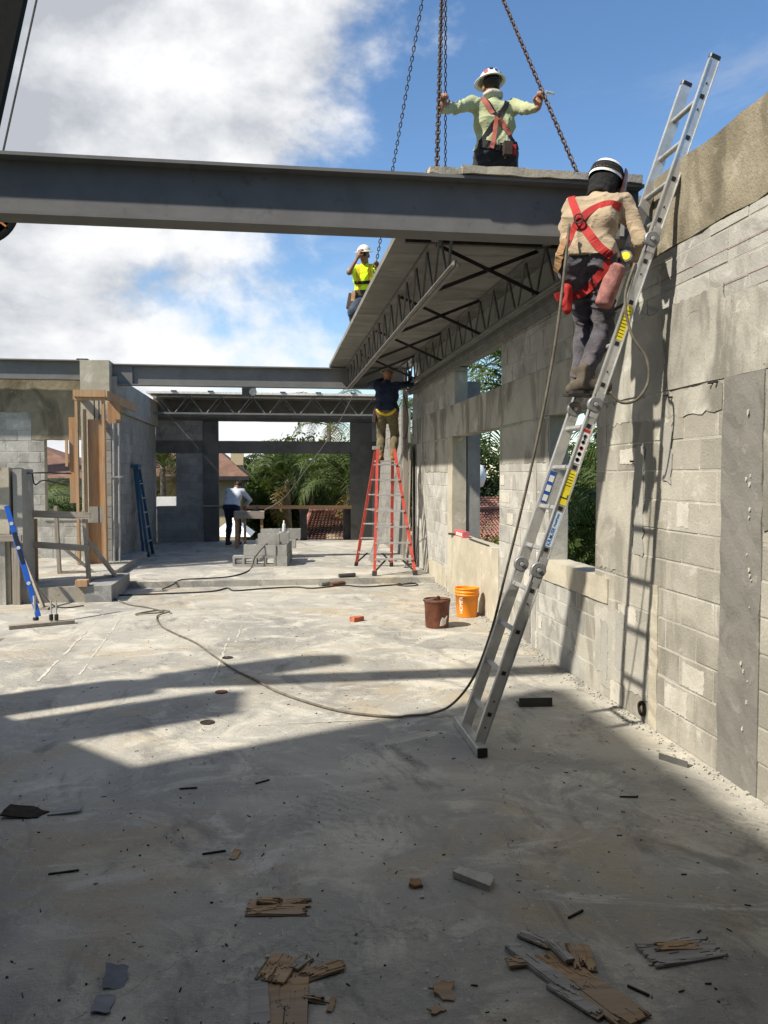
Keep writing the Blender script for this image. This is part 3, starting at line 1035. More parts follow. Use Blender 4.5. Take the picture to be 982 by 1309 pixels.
# right-hand side beyond the wall end: a far return of the right wall
rr = thing('block_wall', 'short far length of the right side wall behind the red stepladder', 'wall', (2.8, 18, 0.1))
mm = MB()
for (y0, y1, z0, z1) in courses(16.6, 20.68, .1, 3.2, []):
    mm.box((WX + random.uniform(-.002, .002), y0, z0), (WX + .2, y1, z1))
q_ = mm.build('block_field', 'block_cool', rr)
q_['kind'] = 'stuff'
MB().box((WX + .005, 16.6, .1), (WX + .195, 20.68, 3.2)).build('mortar', 'mortar_dark', rr)

# ------------------------------------------------------------------ walls, column and added shadow casters around the floor, beyond the picture
hs = thing('tall_wall', 'tall block stair wall with raking top beside the floor, left of the camera', 'wall', (-3.5, -2, GZ))
MB().plate([(-9, GZ), (6.9, GZ), (6.9, .6), (3.76, 3.08), (3.76, 6.75), (-9, 6.75)], -3.65, -3.4, Matrix(((0, 0, 1), (1, 0, 0), (0, 1, 0)))).build('wall', 'block_grey', hs)
MB().box((-3.67, -9, 6.75), (-3.38, 3.78, 6.85)).build('coping', 'cast_grey', hs)
hb_ = thing('rear_blocker', 'unseen concrete wall and overhead slab behind the camera, added to dim the foreground', 'building', (0, -1.6, 0))  # added out of view to hold back sky light from the foreground
MB().box((-3.4, -2.0, -.2), (2.64, -1.75, 6.7)).build('wall', 'cast_grey', hb_)
MB().box((-3.4, -1.75, 3.4), (2.64, 2.1, 3.6)).build('shade_slab', 'cast_grey', hb_)
MB().box((-3.4, 1.85, 3.2), (2.64, 2.09, 3.4)).build('shade_slab_edge', 'cast_grey', hb_)
bc = thing('concrete_column', 'free-standing concrete column carrying the near steel beam, left of view', 'column', (-4.1, 5.6, GZ))
rough_box((-4.4, 5.35, GZ), (-3.92, 5.85, 3.484), .003, .3).build('shaft', 'cast_grey', bc)
rough_box((-4.4, 5.45, 3.89), (-3.92, 5.85, 5.45), .003, .3).build('shadow_riser', 'cast_grey', bc)  # added above the beam to lengthen the column's shadow on the floor

shadow_pier = thing('concrete_pier', 'unseen broad pier left of view, added to cast a second shadow band on the floor', 'pier', (-4.05, 4.7, GZ))  # unseen caster, sized for the lower shadow band at the left
rough_box((-4.2, 4.40, GZ), (-3.9, 5.05, 4.3), .003, .3).build('shaft', 'cast_grey', shadow_pier)

# ------------------------------------------------------------------ mobile crane: boom at the left edge, hook and chain sling over the slab
HOOK = V(1.974, 9.2, 8.71)
cr = thing('mobile_crane', 'dark crane boom rising past the top left corner with a hoist rope', 'crane', (-11, 24, GZ))
tip = V(1.75, 9.2, 52.0)
e0, e1 = V(-7.56, 24.0, 11.75), V(-6.79, 24.0, 15.1)
ax_ = (e1 - e0).normalized()
foot = e0 - ax_ * 13.6 + V(-.75, 0, 0)
mid = e0 + ax_ * 22 + V(-.75, 0, 0)
MB().bar(foot, mid, 1.5, .3, (0, 1, 0)).build('boom_base_section', 'boom_dark', cr)
MB().bar(mid, tip, .6, .55, (0, 1, 0)).build('boom_fly_section', 'boom_dark', cr)
MB().tube([foot + V(1.17, -.2, .3), mid + V(1.17, -.2, 0)], .03, 6).build('pendant_rope', 'dark_steel', cr)
rl = MB()
my = frame_z((0, -1, 0))
rl.lathe([(1.0, -.06), (1.0, .06), (.93, .07), (.93, .03), (.84, .03), (.84, -.06)], (-7.85, 23.2, 9.05), 40, my)
rl.build('hose_reel', 'boom_dark', cr)
m = MB()
for i in range(6):
    a = i * pi / 3 + .4
    m.bar((-7.85, 23.19, 9.05), (-7.85 + .85 * cos(a), 23.19, 9.05 + .85 * sin(a)), .09, .05)
m.build('reel_spokes', 'crane_orange', cr)
MB().box((-13.0, 22.6, -1.9), (-9.6, 25.4, -.6)).build('turntable', 'crane_orange', cr)
MB().box((-16.5, 22.7, GZ + .7), (-9.0, 25.3, -1.95)).build('carrier', 'crane_orange', cr)
for xx in (-15.6, -14.2, -11.2, -9.9):
    for yy in (22.55, 25.15):
        MB().lathe([(.3, -.2), (.62, -.2), (.68, -.14), (.68, .14), (.62, .2), (.3, .2)], (xx, yy, GZ + .68), 24, my).build('wheel', 'rubber_cable', cr)
MB().lathe([(.1, 0), (.42, .02), (.42, .05), (.1, .07)], tip + V(.3, 0, 0), 24, frame_z((0, 1, 0))).build('head_sheave', 'dark_steel', cr)
MB().tube([tip + V(.22, 0, 0), HOOK + V(0, 0, .75)], .016, 6).build('hoist_rope', 'dark_steel', cr)
hk = thing('crane_hook', 'crane hook block above the slab gathering four sling chains', 'hook', tuple(HOOK))
MB().lathe([(.05, .2), (.16, .24), (.2, .5), (.16, .74), (.05, .78)], HOOK, 18).build('hook_block', 'crane_orange', hk)
MB().tube(spline([HOOK + V(0, 0, .25), HOOK + V(.02, 0, .12), HOOK + V(.1, 0, .02), HOOK + V(.03, 0, -.08), HOOK + V(-.07, 0, -.04), HOOK + V(-.09, 0, .05)]), .025, 8).build('hook', 'dark_steel', hk)


def chain(label, a, b, pitch=.066, r=.0085, w=.021):
    a, b = Vector(a), Vector(b)
    L = (b - a).length
    n = int(L / pitch)
    M = frame_z(b - a)
    m = MB()
    for i in range(n):
        c = a.lerp(b, (i + .5) / n)
        ang = (pi / 2 if i % 2 else 0) + .3
        x = M @ V(cos(ang), sin(ang), 0)
        d = (b - a).normalized()
        h = pitch * .5 + r * .7
        pts = []
        for k in range(8):
            t = 2 * pi * k / 8 + pi / 8
            px = w * cos(t)
            pz = (h - w) * (1 if sin(t) > 0 else -1) + w * sin(t)
            pts.append(c + x * px + d * pz)
        vs, fs = [], []
        y = x.cross(d)
        for k in range(8):
            tdir = (pts[(k + 1) % 8] - pts[k - 1]).normalized()
            nn = tdir.cross(y)
            for q in range(5):
                t = 2 * pi * q / 5
                vs.append(pts[k] + (nn * cos(t) + y * sin(t)) * r)
        for k in range(8):
            for q in range(5):
                fs.append((k * 5 + q, k * 5 + (q + 1) % 5, ((k + 1) % 8) * 5 + (q + 1) % 5, ((k + 1) % 8) * 5 + q))
        m.add(vs, fs)
    o = m.build('sling_chain', 'chain', None, org=tuple(b))
    return tag(o, label, 'chain', 'sling chains lifting the slab')


CH2 = (V(1.30, 6.4, 3.95), HOOK)
CH4 = (V(2.53, 6.2, 3.95), HOOK)
CH1 = (V(1.40, 12.6, 3.95), HOOK)
chain('rusty chain leg on the left held by the worker in the sage shirt', HOOK, CH2[0], .056, .0075, .0185)
chain('rusty chain leg on the right held by the worker in the sage shirt', HOOK, CH4[0], .052, .0068, .0165)
chain('dark chain leg slanting down to the worker in the lime shirt', HOOK, CH1[0], .056, .007, .017)
chain('thin vertical chain leg just right of another chain, running behind the slab', HOOK, (2.72, 12.6, 3.95), .052, .006, .015)

# ------------------------------------------------------------------ the long aluminium ladder
LB = V(1.298, 5.0, 0.0)
LD = V(.3475, 0, 1.0).normalized()
LN = V(LD.z, 0, -LD.x)          # across the rail, towards the wall
RY = (5.0, 5.36)
ld = thing('multi_position_ladder', 'long hinged aluminium ladder leaning against the right block wall, worker on it', 'ladder', tuple(LB))
TOP = 4.52 / LD.z
segs = [(0.05, 1.247), (1.247, 2.384), (2.384, 3.522), (3.522, TOP)]
for i, (s0, s1) in enumerate(segs):
    for y in RY:
        m = MB()
        c = .028
        m.profile([(-.036, -.013), (.036, -.013), (.036, .013), (-.036, .013)], LB + LD * s0 + V(0, y - 5.0, 0), LB + LD * (s1 - (.012 if i < 3 else 0)) + V(0, y - 5.0, 0), (0, -1, 0))
        sgn = -1 if y == RY[0] else 1
        for e in (-.034, .034):
            m.bar(LB + LD * s0 + LN * e + V(0, y - 5 + sgn * .016, 0), LB + LD * (s1 - .012) + LN * e + V(0, y - 5 + sgn * .016, 0), .006, .008, (0, 1, 0))
        m.build('rail', 'aluminium', ld)
for i in range(16):
    s = .2515 + i * .2844
    c = LB + LD * s
    o = MB().bar(c + V(0, .012, 0), c + V(0, .348, 0), .034, .03, tuple(LD), .2).build('rung', 'aluminium_dull', ld)
    for y, sg in ((0, -1), (.36, 1)):
        MB().bar(c + V(0, y + sg * .0125, 0), c + V(0, y + sg * .017, 0), .027, .027, tuple(LD)).build('rung_plug', 'black_plastic', o)
    for dd in (-.09, .09):
        if i % 4 in (0, 3):
            MB().lathe([(.006, 0), (.006, .005)], c + LD * dd + V(0, -.013, 0), 8, frame_z((0, -1, 0))).build('rivet', 'black_plastic', ld)
for s in (1.247, 2.384, 3.522):
    for y, sg in ((0, -1), (.36, -1)):
        c = LB + LD * s - LN * .012 + V(0, y, 0)
        h = MB().lathe([(.048, .012), (.052, .016), (.052, .036), (.046, .042), (.02, .042), (.016, .034)], c, 28, frame_z((0, sg, 0))).build('hinge', 'hinge_grey', ld)
        MB().lathe([(.014, .04), (.014, .052), (.008, .054)], c, 14, frame_z((0, sg, 0))).build('hinge_button', 'aluminium_dull', h)
        MB().bar(c + V(0, sg * .034, 0) - LD * .085 + LN * .012, c + V(0, sg * .034, 0) + LD * .085 + LN * .012, .05, .006, (0, 1, 0)).build('hinge_strap', 'aluminium_dull', h)
for y in RY:
    MB().bar(LB + LD * (TOP - .005) + V(0, y - 5, 0), LB + LD * (TOP + .02) + V(0, y - 5, 0), .078, .034, (0, 1, 0), .25).build('end_cap', 'black_plastic', ld)
st = MB().bar((1.30, 4.86, .034), (1.30, 5.54, .034), .068, .062, (0, 0, 1), .08).build('stabiliser_bar', 'aluminium', ld)
for y in (4.85, 5.53):
    MB().box((1.268, y, .006), (1.332, y + .014, .062)).build('bar_plug', 'black_plastic', st)


def ladder_label(name, s0, s1, mat, y=5.0, w=.05, off=0.0):
    c0, c1 = LB + LD * s0 + V(0, y - 5.0 - .0142 - off, 0), LB + LD * s1 + V(0, y - 5.0 - .0142 - off, 0)
    return MB().bar(c0, c1, w, .0012, (0, -1, 0)).build(name, mat, ld)


def text_on_rail(txt, s, size, mat, parent, y=5.0, across=0.0, flip=False):
    cu = bpy.data.curves.new('lettering', 'FONT')
    cu.body = txt
    cu.size = size
    cu.align_x = 'CENTER'
    cu.align_y = 'CENTER'
    cu.extrude = .0006
    to = bpy.data.objects.new('lettering_src', cu)
    COL.objects.link(to)
    bpy.context.view_layer.update()
    me = bpy.data.meshes.new_from_object(to)
    bpy.data.objects.remove(to)
    X = LD.copy()
    Z_ = V(0, -1, 0)
    Y_ = Z_.cross(X)
    M = Matrix((X, Y_, Z_)).transposed()
    c = LB + LD * s + LN * across + V(0, y - 5.0 - .0158, 0) - Vector(ORG[parent.name])
    for v in me.vertices:
        v.co = M @ v.co + c
    me.materials.clear()
    me.materials.append(MATS[mat])
    o = bpy.data.objects.new('lettering', me)
    COL.objects.link(o)
    o.parent = parent
    return o


lb = ladder_label('brand_label', 1.412, 1.65, 'label_pale')
text_on_rail('KRAUSE', 1.480, .034, 'print_blue', lb)
text_on_rail('MultiMatic', 1.594, .021, 'print_blue', lb)
ly = ladder_label('warning_label', 1.70, 1.932, 'label_yellow')
text_on_rail('L', 1.755, .075, 'print_black', ly)
for q in range(5):
    MB().bar(LB + LD * (1.83 + q * .02) + LN * -.017 + V(0, -.0155, 0), LB + LD * (1.83 + q * .02) + LN * .017 + V(0, -.0155, 0), .004, .001, (0, -1, 0)).build('print_line', 'print_black', ly)
ly2 = ladder_label('warning_label', 2.838, 3.07, 'label_yellow')
for q in range(9):
    MB().bar(LB + LD * (2.86 + q * .022) + LN * -.018 + V(0, -.0155, 0), LB + LD * (2.86 + q * .022) + LN * .018 + V(0, -.0155, 0), .004, .001, (0, -1, 0)).build('print_line', 'print_black', ly2)
lp = ladder_label('pictogram_strip', 1.985, 2.218, 'label_white')
for q, mt in enumerate(('print_black', 'print_black', 'label_red', 'hinge_grey', 'hinge_grey')):
    MB().lathe([(.014, .0005), (.014, .0014), (.010, .0014), (.010, .0005)], LB + LD * (2.01 + q * .04) + V(0, -.0148, 0), 14, frame_z((0, -1, 0))).build('pictogram', mt, lp)
MB().bar(LB + LD * 2.198 + V(0, -.0156, 0), LB + LD * 2.218 + V(0, -.0156, 0), .046, .001, (0, -1, 0)).build('pictogram', 'label_red', lp)
lbb = ladder_label('safety_label', 1.70, 1.93, 'print_blue', 5.36, .046)
for q in range(3):
    MB().bar(LB + LD * (1.715 + q * .07) + V(0, .36 - .0158, 0), LB + LD * (1.76 + q * .07) + V(0, .36 - .0158, 0), .034, .001, (0, -1, 0)).build('pictogram', 'label_white', lbb)
lw2 = ladder_label('white_label', 2.435, 2.505, 'label_white', 5.36, .046)
for q in range(5):
    MB().bar(LB + LD * (2.442 + q * .013) + LN * -.015 + V(0, .36 - .0158, 0), LB + LD * (2.442 + q * .013) + LN * .015 + V(0, .36 - .0158, 0), .006, .001, (0, -1, 0)).build('print_line', 'print_black', lw2)

# ------------------------------------------------------------------ red stepladder
def stepladder(name, label, feet_f, feet_b, top_f, top_b, mat, steps, both=True, metal='aluminium_dull'):
    t = thing(name, label, 'ladder', tuple((Vector(feet_f[0]) + Vector(feet_b[1])) / 2))
    for f, tp in zip(feet_f, top_f):
        r = MB().bar(f, tp, .028, .048, (1, 0, 0)).build('front_rail', mat, t)
        MB().bar(Vector(f) + V(0, 0, -.0), Vector(f).lerp(Vector(tp), .035), .045, .08, (1, 0, 0)).build('foot_pad', 'rubber_cable', r)
    for f, tp in zip(feet_b, top_b):
        r = MB().bar(f, tp, .03, .055, (1, 0, 0)).build('rear_rail', mat, t)
        MB().bar(Vector(f), Vector(f).lerp(Vector(tp), .035), .04, .065, (1, 0, 0)).build('foot_pad', 'rubber_cable', r)
    for i in range(1, steps):
        u = i / steps
        a, b = Vector(feet_f[0]).lerp(Vector(top_f[0]), u), Vector(feet_f[1]).lerp(Vector(top_f[1]), u)
        MB().bar(a, b, .085, .028, (0, 0, 1)).build('step', metal, t)
        if both:
            a, b = Vector(feet_b[0]).lerp(Vector(top_b[0]), u), Vector(feet_b[1]).lerp(Vector(top_b[1]), u)
            MB().bar(a, b, .05, .022, (0, 0, 1)).build('rear_step', metal, t)
    for ff, tt in ((feet_f, top_f), (feet_b, top_b)):
        for i in (0, 1):
            a = Vector(ff[i]).lerp(Vector(tt[i]), .03)
            b = Vector(ff[i]).lerp(Vector(tt[i]), 1.0 / steps).lerp(Vector(ff[1 - i]).lerp(Vector(tt[1 - i]), 1.0 / steps), .3)
            MB().bar(a, b, .03, .008, (0, 1, 0)).build('corner_brace', 'rubber_cable', t)
    for i in (0, 1):
        a = Vector(feet_f[i]).lerp(Vector(top_f[i]), .5)
        b = Vector(feet_b[i]).lerp(Vector(top_b[i]), .5)
        MB().bar(a, b, .02, .006).build('spreader', metal, t)
    return t


RF = [V(1.66, 13.25, .1), V(2.36, 13.25, .1)]
RB = [V(1.50, 14.75, .1), V(2.14, 14.55, .1)]
RTf = [V(1.80, 13.92, 2.25), V(2.10, 13.92, 2.25)]
RTb = [V(1.80, 14.12, 2.25), V(2.10, 14.12, 2.25)]
rs = stepladder('stepladder', 'tall red fibreglass stepladder with a worker standing at its top', RF, RB, RTf, RTb, 'red_fibreglass', 8)
MB().box((1.77, 13.86, 2.03), (2.13, 14.2, 2.055)).build('platform_step', 'aluminium_dull', rs)
MB().box((1.74, 14.02, 2.25), (1.86, 14.2, 2.31)).build('top_cap', 'aluminium_dull', rs)
bl = stepladder('stepladder', 'folded dark blue stepladder leaning on the left side wall', [V(-2.70, 17.0, .1), V(-2.70, 17.55, .1)], [V(-2.60, 16.95, .1), V(-2.60, 17.6, .1)],
                [V(-2.88, 17.1, 1.98), V(-2.88, 17.42, 1.98)], [V(-2.83, 17.08, 1.92), V(-2.83, 17.44, 1.92)], 'blue_fibreglass', 6)
MB().box((-2.93, 17.05, 1.95), (-2.79, 17.47, 2.02)).build('top_cap', 'blue_fibreglass', bl)
al = thing('extension_ladder', 'slanting aluminium ladder leaning on the wall end behind the red stepladder', 'ladder', (1.9, 15.2, .1))
A0, A1 = V(1.86, 15.25, .1), V(2.60, 15.3, 2.42)
for dy in (0, .38):
    MB().bar(A0 + V(0, dy, 0), A1 + V(0, dy, 0), .06, .025, (0, 1, 0)).build('rail', 'aluminium', al)
for i in range(8):
    c = A0.lerp(A1, (i + .5) / 8)
    MB().bar(c, c + V(0, .38, 0), .03, .03).build('rung', 'aluminium_dull', al)

# ------------------------------------------------------------------ buckets
ob = thing('bucket', 'orange plastic bucket standing against the sill wall', 'bucket', (2.42, 9.85, 0))
BC = V(2.42, 9.85, 0)
MB().lathe([(.001, .004), (.128, .0), (.131, .01), (.146, .27), (.152, .272), (.152, .29), (.148, .292), (.148, .305), (.155, .308), (.155, .325), (.151, .327), (.151, .35), (.158, .352), (.158, .37), (.15, .372), (.146, .36), (.126, .02), (.001, .018)], BC, 40).build('body', 'orange_plastic', ob, True)
hb = [BC + V(-.152 * cos(a) * 1.02, -.155 * abs(sin(a)) - .004, .318 - .11 * sin(a)) for a in [pi * i / 16 for i in range(17)]]
MB().tube(hb, .003, 6).build('bail_handle', 'joist_steel', ob)


def curved_text(txt, size, c, r, ang0, z0, vertical, mat, parent):
    cu = bpy.data.curves.new('lettering', 'FONT')
    cu.body = txt
    cu.size = size
    cu.align_x = 'LEFT'
    cu.extrude = .0008
    to = bpy.data.objects.new('lettering_src', cu)
    COL.objects.link(to)
    bpy.context.view_layer.update()
    me = bpy.data.meshes.new_from_object(to)
    bpy.data.objects.remove(to)
    for v in me.vertices:
        x, y, z = v.co
        if vertical:            # reads upwards
            u, w = -y, x
        else:
            u, w = x, y
        rr = r + (z0 + w) * .062 + z + .0012
        a = ang0 + u / r
        v.co = Vector((c[0] + rr * sin(a), c[1] - rr * cos(a), z0 + w)) - Vector(ORG[parent.name])
    me.materials.clear()
    me.materials.append(MATS[mat])
    o = bpy.data.objects.new('lettering', me)
    COL.objects.link(o)
    o.parent = parent


curved_text('HOMER', .062, BC, .130, -.62, .05, True, 'white_paint', ob)
bb = thing('bucket', 'dirty brown bucket with white cement splash', 'bucket', (1.90, 9.15, 0))
B2 = V(1.90, 9.2, 0)
MB().lathe([(.001, .004), (.133, 0), (.137, .012), (.149, .27), (.153, .275), (.153, .30), (.160, .304), (.158, .335), (.150, .338), (.146, .32), (.130, .2), (.001, .19)], B2, 36).build('body', 'brown_bucket', bb, True)
MB().lathe([(.001, .19), (.13, .2), (.13, .21), (.001, .215)], B2, 24).build('mortar_fill', 'mortar_dark', bb)
m = MB()
m.tube([B2 + V(-.17, -.02, .325), B2 + V(-.06, -.10, .345), B2 + V(.05, -.09, .33), B2 + V(.15, .0, .325)], .012, 6)
m.build('trowel_handle', 'dark_steel', bb)
MB().tube([B2 + V(-.01, -.07, .3), B2 + V(.0, -.09, .375)], [.018, .022], 8).build('grip', 'leather_dark', bb)
poly = [(-.03, 0), (.01, .0), (.05, .02), (.055, .07), (.075, .11), (.06, .12), (.035, .085), (.0, .10), (-.02, .06)]
vs = []
for (x, z) in poly:
    a = .25 + x / .14
    rr = .1385 + z * .055
    vs.append(B2 + V(rr * sin(a), -rr * cos(a), .035 + z))
vs2 = [B2 + (v - B2) * 1 + V(.003 * sin(.4), -.004, 0) for v in vs]
n_ = len(vs)
MB().add(vs + vs2, [tuple(range(n_)), tuple(range(n_, 2 * n_))] + [(i, (i + 1) % n_, n_ + (i + 1) % n_, n_ + i) for i in range(n_)]).build('cement_splash', 'cement_white', bb)

# ------------------------------------------------------------------ on the window sill
pb = thing('cardboard_box', 'small pinkish red box lying on the second window sill', 'box', (2.72, 11.35, .9))
MB().bar((2.70, 11.05, .945), (2.70, 11.62, .945), .09, .085, (0, 0, 1), .05).build('carton', 'pink_box', pb)
for q in range(3):
    MB().box((2.652, 11.12 + q * .13, .92), (2.6545, 11.20 + q * .13, .965)).build('print_mark', 'label_white', pb)
tag(MB().bar((2.60, 11.72, .915), (2.665, 11.55, .915), .03, .03).build('clamp_bar', 'dark_steel', org=(2.62, 11.65, .9)), 'short dark bar beside the pink box on the sill', 'bar')
tag(MB().bar((2.68, 10.75, .91), (2.66, 9.7, .91), .022, .016).build('steel_rod', 'dark_steel', org=(2.67, 10.2, .9)), 'thin dark steel rod lying along the second window sill', 'rod')

# ------------------------------------------------------------------ floodlight clamped under the far beam
fl = thing('floodlight', 'small dark floodlight clamped under the far steel beam', 'lamp', (-.47, 15.5, 3.3))
MB().box((-.60, 15.42, 3.31), (-.34, 15.56, 3.45)).build('housing', 'black_plastic', fl)
MB().lathe([(.055, 0), (.07, .03), (.07, .05), (.05, .05)], (-.39, 15.42, 3.37), 20, frame_z((0, -1, 0))).build('reflector', 'hinge_grey', fl)
MB().box((-.53, 15.44, 3.45), (-.5, 15.54, 3.475)).box((-.41, 15.44, 3.45), (-.38, 15.54, 3.475)).build('clamp', 'dark_steel', fl)
ac = MB().lathe([(.001, -.03), (.02, -.018), (.028, 0), (.02, .018), (.001, .03)], (2.57, 15.0, 3.70), 12).build('welding_arc', 'welding_arc', org=(2.57, 15.0, 3.70))
tag(ac, 'bright welding arc at the joist end above the red stepladder', 'welding arc')

# ------------------------------------------------------------------ hollow blocks stacked on the raised floor
def hollow_block():
    import bmesh
    L, W, H, t = .396, .196, .196, .042
    outer = [(-L / 2, -W / 2), (L / 2, -W / 2), (L / 2, W / 2), (-L / 2, W / 2)]
    hw = (L - 3 * t) / 2
    holes = []
    for s in (0, 1):
        x0 = -L / 2 + t + s * (hw + t)
        holes.append([(x0, -W / 2 + t), (x0 + hw, -W / 2 + t), (x0 + hw, W / 2 - t), (x0, W / 2 - t)])
    m = MB()
    for z, up in ((-H / 2, False), (H / 2, True)):
        o = len(m.v)
        m.v += [(x, y, z) for x, y in outer]
        for h in holes:
            m.v += [(x, y, z) for x, y in h]
        a = [o + i for i in range(12)]
        O, A, B = a[0:4], a[4:8], a[8:12]
        fs = [(O[0], O[1], B[1], B[0], A[1], A[0]), (O[1], O[2], B[2], B[1]), (O[2], O[3], A[3], A[2], B[3], B[2]), (O[3], O[0], A[0], A[3]), (A[1], B[0], B[3], A[2])]
        m.f += [f if up else f[::-1] for f in fs]
    for i in range(4):
        j = (i + 1) % 4
        m.f.append((i, j, 12 + j, 12 + i))
        for q in (4, 8):
            m.f.append((q + j, q + i, 12 + q + i, 12 + q + j))
    me = m.mesh('hollow_block')
    me.materials.append(MATS['block_loose'])
    return me


HB = hollow_block()


def put_hollow(label, loc, rot):
    o = bpy.data.objects.new('concrete_block', HB)
    COL.objects.link(o)
    o.location = loc
    o.rotation_euler = rot
    tag(o, label, 'block', 'loose blocks stacked on the raised floor')
    return o


ordn = ['first', 'second', 'third', 'fourth', 'fifth', 'sixth']
SB = V(-.78, 14.95, .1)
sr = -.10
def sb(x, y, z):
    return SB + V(x * cos(sr) - y * sin(sr), x * sin(sr) + y * cos(sr), z)
for i in range(2):      # bottom, lying so that the hollow cells face the camera
    put_hollow('loose block with open cells to the front, %s from the left in the bottom course' % ordn[i], sb(.2 + i * .402, .1, .1), (pi / 2, 0, sr))
for i in range(3):
    put_hollow('solid-faced loose block in the bottom course, right side of the stack, %s from the front' % ordn[i], sb(.91, .2 + i * .405, .1), (0, 0, sr + pi / 2))
    put_hollow('solid-faced loose block in the second course, right side of the stack, %s from the front' % ordn[i], sb(.90, .24 + i * .405, .30), (0, 0, sr + pi / 2))
put_hollow('loose block lying long face forward at the left of the second course', sb(.40, .12, .30), (0, 0, sr + .03))
put_hollow('loose block end on in the second course between two others', sb(.70, .22, .30), (0, 0, sr + pi / 2))
put_hollow('topmost front loose block lying on the stack', sb(.66, .16, .50), (0, 0, sr + .03))
put_hollow('loose block on the right side of the stack, third course', sb(.90, .62, .50), (0, 0, sr + pi / 2 + .05))
for i in range(2):
    put_hollow('loose block hidden low at the back of the stack, %s from the left' % ordn[i], sb(.35 + i * .41, 1.55, .1), (0, 0, sr))
    put_hollow('loose block in the second course at the back of the stack, %s from the left' % ordn[i], sb(.45 + i * .41, 1.55, .30), (0, 0, sr))
    put_hollow('loose block in the third course at the back of the stack, %s from the left' % ordn[i], sb(.55 + i * .41, 1.55, .50), (0, 0, sr))
wb = thing('water_bottle', 'clear water bottle standing on the block stack', 'bottle', tuple(sb(.9, .62, .6)))
MB().lathe([(.001, 0), (.032, 0), (.033, .01), (.033, .13), (.03, .15), (.014, .18), (.013, .2)], sb(.9, .62, .6), 16).build('bottle', 'plastic_clear', wb, True)
MB().lathe([(.016, .198), (.016, .22), (.001, .221)], sb(.9, .62, .6), 12).build('cap', 'white_paint', wb)

# ------------------------------------------------------------------ work table, far rail, posts
tb = thing('work_table', 'rough wooden work bench with a power tool beside the stack', 'table', (-.58, 18.9, .1))
MB().box((-.93, 18.6, .90), (-.24, 19.15, .95)).build('table_top', 'wood_grey', tb)
MB().box((-.93, 18.58, .79), (-.24, 18.62, .90)).build('apron', 'wood_grey', tb)
for (x, y) in ((-.88, 18.64), (-.68, 18.64), (-.30, 18.66), (-.86, 19.1), (-.30, 19.1)):
    MB().bar((x, y, .1), (x, y, .90), .06, .04).build('leg', 'wood_rail', tb)
ts = thing('circular_saw', 'small dark power saw lying on the work bench', 'tool', (-.45, 18.8, .95))
MB().box((-.56, 18.75, .952), (-.34, 18.9, .965)).build('base_plate', 'dark_steel', ts)
MB().lathe([(.02, 0), (.07, 0), (.07, .05), (.02, .06)], (-.43, 18.85, 1.005), 18, frame_z((0, -1, 0))).build('motor', 'black_plastic', ts)
tag(MB().bar((-1.4, 20.55, .985), (1.98, 20.55, .965), .04, .09, (0, 0, 1)).build('guard_rail', 'wood_rail', org=(.3, 20.55, .97)), 'long brown timber guard rail across the wide far opening', 'rail')
for i, (x, lab) in enumerate(((.745, 'dark square post in the middle of the far opening'), (1.88, 'dark square post against the right side of the far opening'))):
    p = thing('post', lab, 'post', (x, 20.9, .1))
    MB().box((x - .09, 20.82, .1), (x + .09, 20.98, .93)).build('shaft', 'dark_steel', p)
    MB().box((x - .11, 20.80, .93), (x + .11, 21.0, .95)).build('cap', 'dark_steel', p)

# ------------------------------------------------------------------ wall end post and conduit
pp = thing('timber_post', 'pale timber post on the end of the right wall with a hanging cable', 'post', (2.52, 15.25, .1))
MB().box((2.47, 15.22, .1), (2.56, 15.3, 3.42)).build('shaft', 'wood_grey_up', pp)
MB().tube(spline([(2.47, 15.2, 3.35), (2.56, 15.18, 2.9), (2.52, 15.18, 2.55), (2.45, 15.19, 2.5)]), .008, 6).build('cable', 'rubber_cable', pp)
ed = thing('form_board_frame', 'dark weathered form board standing at the end of the right wall', 'board', (2.5, 14.4, .1))
MB().bar((2.50, 14.9, .1), (2.58, 15.0, 2.35), .30, .03, (1, -.2, 0)).build('board', 'wood_grey_up', ed)
MB().bar((2.36, 14.4, .1), (2.50, 14.55, 1.0), .18, .025, (1, -.2, 0)).build('offcut', 'scrap_grey', ed)

# ------------------------------------------------------------------ timber formwork round the left column
ff = thing('column_formwork', 'orange brown timber formwork round the left column', 'formwork', (-3.2, 14.7, .2))
for (a, b, w, h, nm) in [
    ((-3.42, 14.6, .22), (-3.42, 14.6, 3.1), .045, .09, 'stud'), ((-2.97, 14.6, .22), (-2.97, 14.6, 3.1), .045, .09, 'stud'),
    ((-3.30, 14.66, .22), (-3.30, 14.66, 2.95), .04, .09, 'stud'),
    ((-3.45, 14.57, 3.14), (-2.92, 14.57, 3.14), .04, .08, 'top_plate'), ((-3.45, 14.53, 3.22), (-2.92, 14.53, 3.22), .04, .12, 'top_plate'),
    ((-2.92, 14.6, 3.2), (-2.72, 16.4, 3.12), .04, .16, 'ledger'), ((-3.46, 14.6, 3.2), (-3.46, 15.2, 3.2), .04, .16, 'ledger')]:
    up = (0, 1, 0) if nm == 'stud' else (0, 0, 1)
    MB().bar(a, b, w, h, up).build(nm, 'wood_new', ff)
MB().box((-3.26, 14.70, 1.24), (-2.99, 14.72, 2.78)).build('plywood_panel', 'wood_ply', ff)
MB().box((-3.28, 14.71, .22), (-2.95, 14.73, .95)).build('plywood_panel', 'wood_ply', ff)
MB().box((-3.60, 14.78, 1.3), (-3.44, 14.80, 2.82)).build('plywood_panel', 'wood_ply', ff)
MB().box((-3.66, 14.74, 1.95), (-3.615, 14.78, 2.42)).build('cleat', 'wood_new', ff)
MB().box((-2.94, 14.8, 2.72), (-2.72, 14.83, 3.1)).build('plywood_panel', 'wood_ply', ff)
